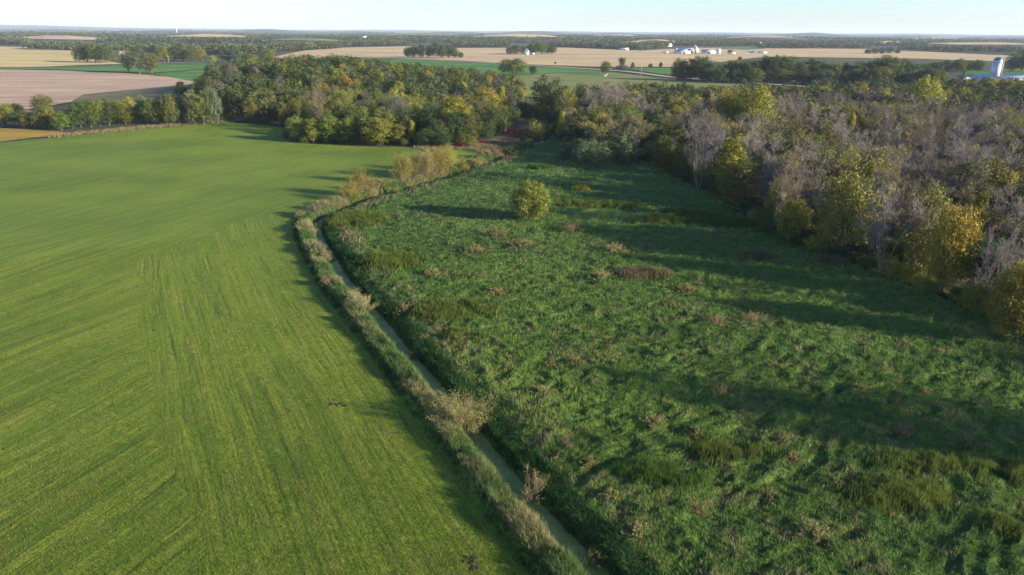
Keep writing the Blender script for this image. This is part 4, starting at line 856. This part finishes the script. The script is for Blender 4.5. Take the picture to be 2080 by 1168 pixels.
SC('shrub', 792, 390, 20, 44, .6, 'brown', 'tan', 'low tan brush left of the tall yellowish willow row', nst=50, nlf=1500, ls=.16)
for u, v, hp, wp, c_, lb in [(818, 378, 58, 40, 'yellow', 'first and leftmost willow of the yellowing row by the ditch'), (846, 372, 50, 30, 'tan', 'second, shorter willow of the yellowing row by the ditch'), (868, 364, 50, 32, 'tan', 'third willow of the yellowing row, straw-coloured'),
        (890, 357, 50, 30, 'yellow', 'fourth willow of the yellowing row by the ditch'), (908, 352, 48, 30, 'yellow', 'last and rightmost willow of the yellowing row')]:
    SC('willow_shrub', u, v, hp, wp, .8, 'brown', c_, lb, nst=110, nlf=7500, ls=.12, fan=.05)
SC('willow_shrub', 943, 344, 34, 14, .8, 'brown', 'yellow', 'slim willow standing alone right of the yellowing row', nst=24, nlf=900, ls=.16, fan=.15)
SC('willow_shrub', 968, 336, 28, 26, .8, 'brown', 'tan', 'small straw-coloured willow farthest right of the row', nst=40, nlf=1300, ls=.17, fan=.2)
SC('shrub', 1002, 330, 16, 70, .5, 'brown', 'rust', 'long low brown thicket on the ditch bank before the gap', nst=120, nlf=2200, ls=.18)
SC('shrub', 1042, 315, 20, 26, .8, 'brown', 'olive', 'olive bush on the ditch bank before the orange netting', nst=50, nlf=1600, ls=.2)
SC('shrub', 1092, 285, 40, 26, .8, 'brown', 'yellow', 'dull yellow bush right of the orange netting', nst=60, nlf=2200, ls=.2)
for u, v, hp, wp, c_, lb in [(634, 436, 24, 34, 'willow', 'grey-green reed clump at the outer corner of the ditch bend'), (656, 424, 22, 36, 'tan', 'straw reed clump just past the ditch bend'), (684, 415, 20, 40, 'tan', 'straw reed clump on the bank left of the yellow shrubs'), (612, 442, 16, 22, 'tan', 'small tan reed clump on the pasture side of the bend'),
        (628, 470, 24, 34, 'tan', 'tan reed clump on the bank below the ditch bend'), (648, 512, 26, 30, 'sedge', 'olive reed clump leaning over the water below the bend'), (664, 528, 18, 26, 'tan', 'tan reed clump on the bank beside the olive one'), (672, 578, 24, 30, 'tan', 'pinkish tan reed clump midway down the bank'), (730, 652, 22, 26, 'tan', 'round tan reed clump beside the pale feathery shrub')]:
    SC('reed_clump', u, v, hp, wp, .8, 'pale', c_, lb, 'reeds', nst=100, nlf=2600, ls=.08, fan=.3)
for u, v, hp, wp, dp, c_, lb in [(716, 468, 30, 92, 1.6, 'sedge', 'broad olive sedge patch nearest the ditch bend'), (790, 556, 34, 84, 1.6, 'sedge', 'olive sedge patch right of the straight ditch'), (896, 662, 36, 90, 1.4, 'sedge', 'left dark olive sedge patch in the middle meadow'), (958, 655, 34, 84, 1.3, 'sedge', 'right dark olive sedge patch in the middle meadow'),
        (944, 712, 34, 66, 1.4, 'sedge', 'lower olive sedge patch below the pair in the middle meadow'), (1186, 432, 20, 104, .5, 'sedge', 'long thin yellow-green sedge strip right of the lone tree'), (1270, 434, 17, 60, .6, 'sedge', 'short yellow-green sedge strip right of the long one'), (1184, 398, 16, 24, .8, 'yellow', 'small yellowish bush behind the long sedge strip'),
        (1098, 352, 10, 34, .9, 'green', 'small dark green sedge spot behind the lone tree'), (1350, 468, 26, 84, .8, 'sedge', 'oval yellow-green sedge patch nearest the wood'), (1395, 452, 18, 90, .8, 'green', 'dark green sedge patch between the oval patch and the wood'), (1490, 470, 20, 90, .8, 'green', 'dark green sedge patch against the wood edge'),
        (1536, 544, 26, 46, 1.0, 'rust', 'brown withered thicket near the wood edge'), (1302, 580, 26, 84, .7, 'rust', 'brown withered weed strip in the middle of the meadow'), (1690, 550, 22, 40, .8, 'rust', 'reddish withered bush under the wood edge'),
        (1820, 1060, 80, 170, .8, 'sedge', 'large olive willow-herb patch in the near right corner'), (1880, 985, 60, 150, .6, 'sedge', 'olive patch behind the large one in the near right corner'), (2030, 1010, 70, 120, 1.0, 'sedge', 'olive patch at the right border of the photo'), (2060, 1120, 70, 110, .8, 'sedge', 'lowest olive patch at the right border'), (1470, 950, 40, 120, .6, 'sedge', 'olive weeds in the lower middle of the meadow'), (1340, 1000, 40, 120, .9, 'green', 'leafy dark green weed patch at the lower middle')]:
    x0, y0 = G(u, v - hp * .45); zz0 = y0 * cp + CAMH * sp; W = wp / F * zz0; Dp = max(W * dp * .5, 2); rg = np.random.default_rng(int(u + v)); n_ = int(900 + W * Dp * 34)
    x = x0 + rg.normal(size=n_) * W * .27; y = y0 + rg.normal(size=n_) * Dp * .3; ok = fbm(x * .35, y * .35, int(u), 2) > .36; x, y = x[ok], y[ok]
    xx, yy, ti = tufts(x, y, 5, np.full(len(x), .22 * zz0 / 100), rg); c0, c1 = dict(sedge=((.075, .12, .022), (.16, .195, .04)), rust=((.13, .11, .055), (.22, .175, .09)), green=((.05, .11, .02), (.10, .17, .03)), yellow=((.15, .16, .02), (.28, .26, .04)))[c_]
    cc = lerp(c0, c1, rg.random(len(xx))) * (.6 + .7 * fbm(xx * .8, yy * .8, 5, 2))[:, None]; o = blades('sedge_patch', xx, yy, height(xx, yy), rg.uniform(.55, 1.25, len(xx)) * (1 if v > 600 else 1.25), np.full(len(xx), .05 * (zz0 / 80) ** .8), .6 + rg.normal(size=len(xx)) * .9, rg.uniform(.05, .6, len(xx)), cc, lb, 'marsh plants', rg, None)
# dry tussocks
rg = np.random.default_rng(77); k = 0
for u, v, wp in [(1010, 600, 30), (1105, 800, 40), (1120, 745, 24), (1170, 738, 30), (1530, 655, 50), (1460, 655, 36), (1395, 590, 30), (1585, 745, 26), (1465, 800, 34), (1240, 690, 20), (1330, 860, 40), (1415, 885, 24), (1590, 895, 30), (1610, 935, 28), (1700, 980, 30), (1750, 790, 24), (1875, 795, 22), (1835, 880, 40), (1970, 900, 50), (1650, 1090, 60), (1560, 1010, 30), (880, 560, 30), (960, 510, 30), (1010, 480, 40), (1060, 500, 40), (1160, 470, 40), (1250, 510, 40), (1220, 565, 36), (820, 630, 30), (860, 690, 24), (1420, 1040, 34), (1240, 1010, 30), (1290, 1080, 40), (1200, 950, 28)]:
    lb = ('broad' if wp >= 40 else 'small' if wp < 27 else 'middling') + ' dry tan tussock ' + ('near the lone tree' if v < 520 else 'close to the ditch' if u < 1000 + (v - 700) * .6 else 'towards the wood' if u > 1500 and v < 800 else 'in the middle meadow' if v < 800 else 'in the shaded lower meadow' if u < 1500 else 'in the lower right meadow')
    SC('dry_tussock', u, v, wp * .5, wp, 1.0, 'brown', 'tan', lb, 'tussock', nst=50, nlf=1100, ls=.055 if v > 600 else .09, fan=.5, group=lb)
# molehills / bare dark spots of the pasture
M_SOIL = mat('dark_soil', (.035, .028, .02), .95, noise=(6, .4))
for u, v, lb in [(684, 822, 'dark bare soil heap in the pasture beside the ditch bank'), (964, 1148, 'small dark soil heap at the lower edge of the pasture')]:
    x, y = G(u, v); m = MB(); rg = np.random.default_rng(int(u))
    for i in range(7): m.dome(x + rg.normal() * .35, y + rg.normal() * .3, height(np.array([x]), np.array([y]))[0] - .03, rg.uniform(.15, .4), rg.uniform(.08, .16), 10, 3)
    tag(m.build('soil_heap', M_SOIL), lb, 'soil heap')

# ------------------------------------------------------------------ orange netting in the gap
M_NET = NG('orange_netting'); P = M_NET.pos(); cnet = M_NET.mix(M_NET.ramp(M_NET.noise(P, 3, 3), .4, .6), (.26, .035, .03), (.38, .06, .045)); M_NET = M_NET.out(cnet)
M_STAKE = mat('pale_wood', (.5, .42, .32), .8, noise=(5, .2))
e = empty('barrier_fence', (0, 0, 0)); x0, y0 = G(1026, 276); z0 = hz(x0, y0) + .35; e.location = (x0, y0, z0)
tag(e, 'red-orange plastic barrier netting on stakes standing in the wood gap', 'fence')
pts = [G(1026, 276), G(1038, 277), G(1050, 277.5), G(1062, 278), G(1075, 275), G(1074, 272), G(1052, 271.5), G(1028, 272), G(1026, 276)]
net = MB()
for i, ((ax, ay), (bx_, by_)) in enumerate(zip(pts[:-1], pts[1:])):
    dx, dy = bx_ - ax, by_ - ay; L_ = math.hypot(dx, dy); n_ = max(2, int(L_ / .2)); ux, uy = dx / L_, dy / L_; th_ = .06
    for j in range(n_ + 1):                                     # vertical bands
        t = j / n_; px_, py_ = ax + dx * t - x0, ay + dy * t - y0; sag = .12 * math.sin(math.pi * t); net.add([(px_, py_, 0.05), (px_ + ux * th_ * 2, py_ + uy * th_ * 2, 0.05), (px_ + ux * th_ * 2, py_ + uy * th_ * 2, 1.65 - sag), (px_, py_, 1.65 - sag)], [(0, 1, 2, 3)])
    for z_ in np.arange(.08, 1.6, .14):
        net.add([(ax - x0, ay - y0, z_), (bx_ - x0, by_ - y0, z_ ), (bx_ - x0, by_ - y0, z_ + .11), (ax - x0, ay - y0, z_ + .11)], [(0, 1, 2, 3)])
    st = MB(); st.box(ax - x0 - .05, ax - x0 + .05, ay - y0 - .05, ay - y0 + .05, -.5, 1.9); st.build('stake', M_STAKE, e)
net.build('netting', M_NET, e)

# ------------------------------------------------------------------ buildings and poles
WHITE = mat('white_siding', (.56, .57, .58), .5, noise=(1.5, .06)); BLUEG = mat('steel_roof', (.38, .43, .50), .6, .3, 0, noise=(.6, .1)); REDB = mat('red_boards', (.22, .11, .09), .7, noise=(2, .2))
CHUTE = mat('chute_brown', (.26, .17, .14), .6); GREY = mat('grey_roof', (.3, .3, .31), .6, noise=(1, .15)); DKR = mat('dark_opening', (.03, .03, .03), .6); STEEL = mat('galvanised_steel', (.50, .53, .57), .4, .5, .3, noise=(.8, .08)); BLUED = mat('blue_dome', (.05, .17, .24), .3, .6, .2); CREAM = mat('cream_plaster', (.62, .56, .45), .7, noise=(2, .08)); POLE = mat('weathered_pole', (.36, .32, .27), .9, noise=(3, .25))
def place(e, u, v):
    x, y = G(u, v); e.location = (x, y, hz(x, y)); return x, y
def barn(kind, u, v, lx, wy, he, hr, rz, wall, roof, label, cat='barn', doors=1, wins=0):
    e = empty(kind, (0, 0, 0), R(rz)); place(e, u, v); tag(e, label, cat)
    m = MB(); m.gable_wall(-lx / 2, lx / 2, -wy / 2, wy / 2, -1, he, hr); m.build('wall', wall, e)
    m = MB(); m.gable(-lx / 2, lx / 2, -wy / 2, wy / 2, he + .03, hr + .03, .5, .2); m.build('roof', roof, e)
    for k in range(doors):
        m = MB(); c_ = -lx / 2 + lx * (k + .5) / doors; dw = min(2.2, lx / doors * .28); m.box(c_ - dw, c_ + dw, -wy / 2 - .08, -wy / 2 - .003, 0, he * .8); m.build('door', DKR, e)
    for k in range(wins):
        m = MB(); c_ = -lx / 2 + lx * (k + 1) / (wins + 1); m.box(c_ - .6, c_ + .6, -wy / 2 - .06, -wy / 2 - .003, he * .45, he * .8); m.build('window', DKR, e)
    m = MB(); m.box(lx / 2 + .003, lx / 2 + .08, -wy * .2, wy * .2, 0, he * .85); m.build('end_door', GREY, e)
    return e
def silo(kind, u, v, rad, hgt, dome, wall, cap, label, ladder=True):
    e = empty(kind, (0, 0, 0)); place(e, u, v); tag(e, label, 'silo'); m = MB(); m.cyl(0, 0, -1, hgt, rad, None, 40); o = m.build('tower', wall, e)
    m = MB(); m.dome(0, 0, hgt + .02, rad * 1.01, dome, 32, 8); m.build('dome', cap, e)
    m = MB()
    for z in np.arange(1.4, hgt, 2.4): m.cyl(0, 0, z, z + .12, rad + .05, None, 40)
    m.build('hoops', GREY, e)
    m = MB(); m.cyl(0, 0, hgt - hgt * .12, hgt - .02, rad + .03, None, 40); m.build('upper_band', wall, e)
    if ladder:
        m = MB(); a = R(-20); cx_, cy_ = (rad + .6) * math.cos(a), (rad + .6) * math.sin(a); m.box(cx_ - .55, cx_ + .55, cy_ - .5, cy_ + .5, 0, hgt + 1); m.build('chute', CHUTE, e)
    return e
silo('silo', 2018, 163, 3.9, 17.5, 3.2, STEEL, BLUED, 'tall steel silo with blue dome behind the right wood')
barn('long_barn', 2080, 163, 100, 14, 3, 5.2, 3, WHITE, BLUEG, 'long white barn with pale roof at the foot of the silo', 'barn', 4, 6)
barn('barn', 1942, 166, 20, 9, 2.2, 3.8, 2, WHITE, BLUEG, 'short pale-roofed barn left of the long white barn', 'barn', 2)
barn('barn', 1387, 109.5, 26, 15, 4.5, 8, 8, WHITE, BLUEG, 'front white barn with blue-grey roof in the tan-field farmstead')
barn('long_barn', 1396, 107, 44, 14, 6, 9, 6, WHITE, WHITE, 'long high white barn at the back of the farmstead', 'barn', 3)
barn('barn', 1402, 109.5, 11, 14, 6, 9, 10, REDB, GREY, 'dark red barn between the two white barns of the farmstead')
barn('barn', 1439, 110, 26, 12, 4.5, 8, -5, WHITE, BLUEG, 'white barn with blue-grey roof right of the concrete silos')
barn('house', 1486, 110.5, 15, 10, 4.5, 7.5, -20, CREAM, REDB, 'cream farmhouse with reddish roof, rightmost of the farmstead', 'house', 0, 3)
barn('shed', 1352, 108.5, 9, 6, 2, 3.2, 5, WHITE, CREAM, 'tiny pale shed at the left end of the farmstead', 'shed')
silo('silo', 1413, 109.6, 2.0, 13, 1.5, CREAM, GREY, 'slim concrete silo beside the farmstead barn', False)
silo('silo', 1410, 109.3, 2.0, 15, 1.6, GREY, GREY, 'taller dark silo next to the slim concrete one', False)
silo('grain_bin', 1459, 110.2, 4.8, 7.5, 3, STEEL, STEEL, 'round steel grain bin right of the white barn', False)
silo('grain_bin', 1372, 108, 3.4, 8, 2, STEEL, BLUED, 'dark blue-grey bin at the left gable of the farmstead', False)
for k, (u, l_) in enumerate([(1524, 18), (1535, 20), (1548, 18)]):
    barn('greenhouse', u, 108.2 + k * .1, l_, 8, 2.2, 4, 4, WHITE, STEEL, ['leftmost low greenhouse in the ripe field', 'middle low greenhouse in the ripe field', 'rightmost low greenhouse with white gable'][k], 'greenhouse')
silo('tank', 1516, 108.5, 1.6, 2.2, 1.0, WHITE, WHITE, 'small white tank left of the greenhouses', False)
barn('shed', 1352, 95, 34, 14, 5, 9, 0, CREAM, GREY, 'pale building with grey roof before the woods above the farm', 'house')
barn('house', 1541, 93.5, 14, 12, 8, 13, 30, WHITE, WHITE, 'small white house at the edge of the distant woods', 'house')
barn('house', 1268, 101.4, 20, 9, 3, 5, 0, CREAM, WHITE, 'low white farmhouse by the far edge of the tan field', 'house', 1, 2)
barn('house', 1070, 112, 5.5, 8, 6, 11, 80, WHITE, WHITE, 'tiny white gable half hidden in the grove', 'house')
barn('house', 1082, 112, 5, 4, 2.5, 4, 10, WHITE, CREAM, 'tiny white outbuilding right of the hidden gable', 'house')
barn('shed', 247, 117, 14, 9, 6.5, 9, 0, WHITE, BLUEG, 'white shed between the dark grove and the pale leaning tree', 'shed', 2)
barn('shed', 318, 78.5, 13, 9, 5, 8, 10, WHITE, WHITE, 'small white shed far off before the wooded ridge', 'shed')
barn('house', 740, 83.5, 18, 12, 12, 18, 10, REDB, WHITE, 'far white-roofed house with red walls above the distant woods', 'house')
barn('house', 683, 84, 6, 6, 8, 12, 10, WHITE, WHITE, 'tiny white cabin among the woods left of the tan field', 'house')
for u, v, l_ in [(905, 68.3, 'far pale shed row near the horizon left of centre'), (925, 68.6, 'far pale shed row near the horizon, second one')]:
    barn('shed', u, v, 70, 20, 8, 12, 5, WHITE, WHITE, l_, 'shed')
def watertower(u, v, H, rr_, label, bulb=True):
    e = empty('water_tower'); place(e, u, v); tag(e, label, 'water tower'); m = MB(); m.cyl(0, 0, -2, H * .75, rr_ * .42, rr_ * .3, 20); m.build('shaft', WHITE, e)
    m = MB(); m.cyl(0, 0, H * .68, H * .78, rr_ * .35, rr_, 24); m.cyl(0, 0, H * .781, H * .87, rr_, None, 24); m.dome(0, 0, H * .871, rr_, H * .13, 24, 6); m.build('tank', WHITE, e)
watertower(360, 69.5, 40, 8, 'white water tower standing before the blue ridge')
watertower(587, 67.2, 38, 11, 'smaller white water tower on the horizon')
def pole(u, v, hpx, label, group, lean=0, arm=True):
    e = empty('utility_pole'); x, y = place(e, u, v); tag(e, label, 'utility pole', group); h = hpx / F * (y * cp + CAMH * sp)
    e.rotation_euler = (0, R(lean), R(20)); m = MB(); m.cyl(0, 0, -.5, h, .2, .13, 8); m.build('post', POLE, e)
    if arm:
        m = MB(); m.box(-1.3, 1.3, -.2, -.13, h - .9, h - .7); m.build('crossarm', POLE, e)
        for k in (-1.1, 0, 1.1): m = MB(); m.cyl(k, -.16, h - .69, h - .45, .07, .05, 6); m.build('insulator', GREY, e)
    return (x, y, e.location.z + h - .5)
gl = []
for u, v, hp, lb in [(182.5, 126, 14, 'utility pole in front of the dark grove'), (343, 128, 14, 'utility pole right of the pale leaning tree')]: gl.append(pole(u, v, hp, lb, None))
gr = []
for u, v, hp, lb in [(780, 115, 11, 'leftmost utility pole in the tan field'), (803, 117, 14, 'second utility pole left of the farmyard grove'), (863, 119.5, 15, 'pale pole before the farmyard grove'), (943, 117, 10, 'small pole right of the farmyard grove'),
                     (1130, 133, 18, 'utility pole on the road bank beyond the broad round tree'), (1302, 154, 22, 'dark utility pole where the road bends'), (1391, 158, 24, 'pale utility pole before the roadside trees'), (1519, 166, 28, 'utility pole beside the road at the right end'), (1670, 172, 18, 'pale pole sticking out of the right wood')]:
    gr.append(pole(u, v, hp, lb, None, random.uniform(-1, 1)))
def wires(pts, label):
    parts = []
    for off in (-1.0, 1.0):
        for (a, b) in zip(pts[:-1], pts[1:]):
            a, b = np.array(a), np.array(b); t = np.linspace(0, 1, 9)[:, None]; p = a + (b - a) * t; p[:, 2] -= (1.4 * 4 * t * (1 - t))[:, 0]; p[:, 1] += off
            parts.append(prisms(p[:-1], p[1:], np.full(8, .035), np.full(8, .035), 3))
    V, f = merge(parts); tag(obj('power_line', mesh_np('power_line', V, [f], GREY)), label, 'wires')
xa, ya = G(560, 128); wires([(gl[0][0] - 150, gl[0][1] - 20, gl[0][2]), gl[0], gl[1], (xa, ya, 12)], 'thin sagging wires strung between the two poles at left')
wires(gr[4:8], 'thin sagging wires strung along the gravel road')
# well head by the round roadside tree
e = empty('well_head'); place(e, 1231, 155.5); tag(e, 'small white and pink well head on the mown field by the roadside tree', 'well head')
m = MB(); m.box(-2.2, -.6, -.8, .8, 0, 1.3); m.build('housing', CREAM, e); m = MB(); m.cyl(.6, 0, 0, 3.2, .35, .25, 10); m.build('standpipe', WHITE, e); m = MB(); m.box(-.6, .6, -.3, .3, .5, .8); m.build('link_pipe', REDB, e)
# pale stones by the culvert
M_STONE = mat('limestone', (.17, .165, .15), .8, noise=(3, .2)); x, y = G(1092, 299)
import bmesh
for k in range(4):
    bm = bmesh.new(); bmesh.ops.create_icosphere(bm, subdivisions=2, radius=.75); 
    for v_ in bm.verts: v_.co *= 1 + .3 * (random.random() - .5); v_.co.z *= .6
    me = bpy.data.meshes.new('boulder'); bm.to_mesh(me); bm.free(); me.materials.append(M_STONE)
    tag(obj('boulder', me, None, (x + k * .9 - 1, y + k * 1.6, hz(x, y) + .5)), 'pale boulder at the ditch head below the wood gap', 'boulder', 'pale boulders at the ditch head')
# low haze of the air
g = NG('haze_air'); t = g.t; t.nodes.remove(g.b); pv = t.nodes.new('ShaderNodeVolumePrincipled'); pv.inputs['Color'].default_value = (.70, .82, 1, 1); pv.inputs['Density'].default_value = HAZE; pv.inputs['Anisotropy'].default_value = 0.0
t.links.new(pv.outputs[0], t.nodes['Material Output'].inputs['Volume'])
m = MB(); m.box(-43000, 43000, -43000, 43000, -6, 190)
tag(m.build('haze', g.m), 'thin bluish haze lying over the far country', 'haze', kind='stuff')
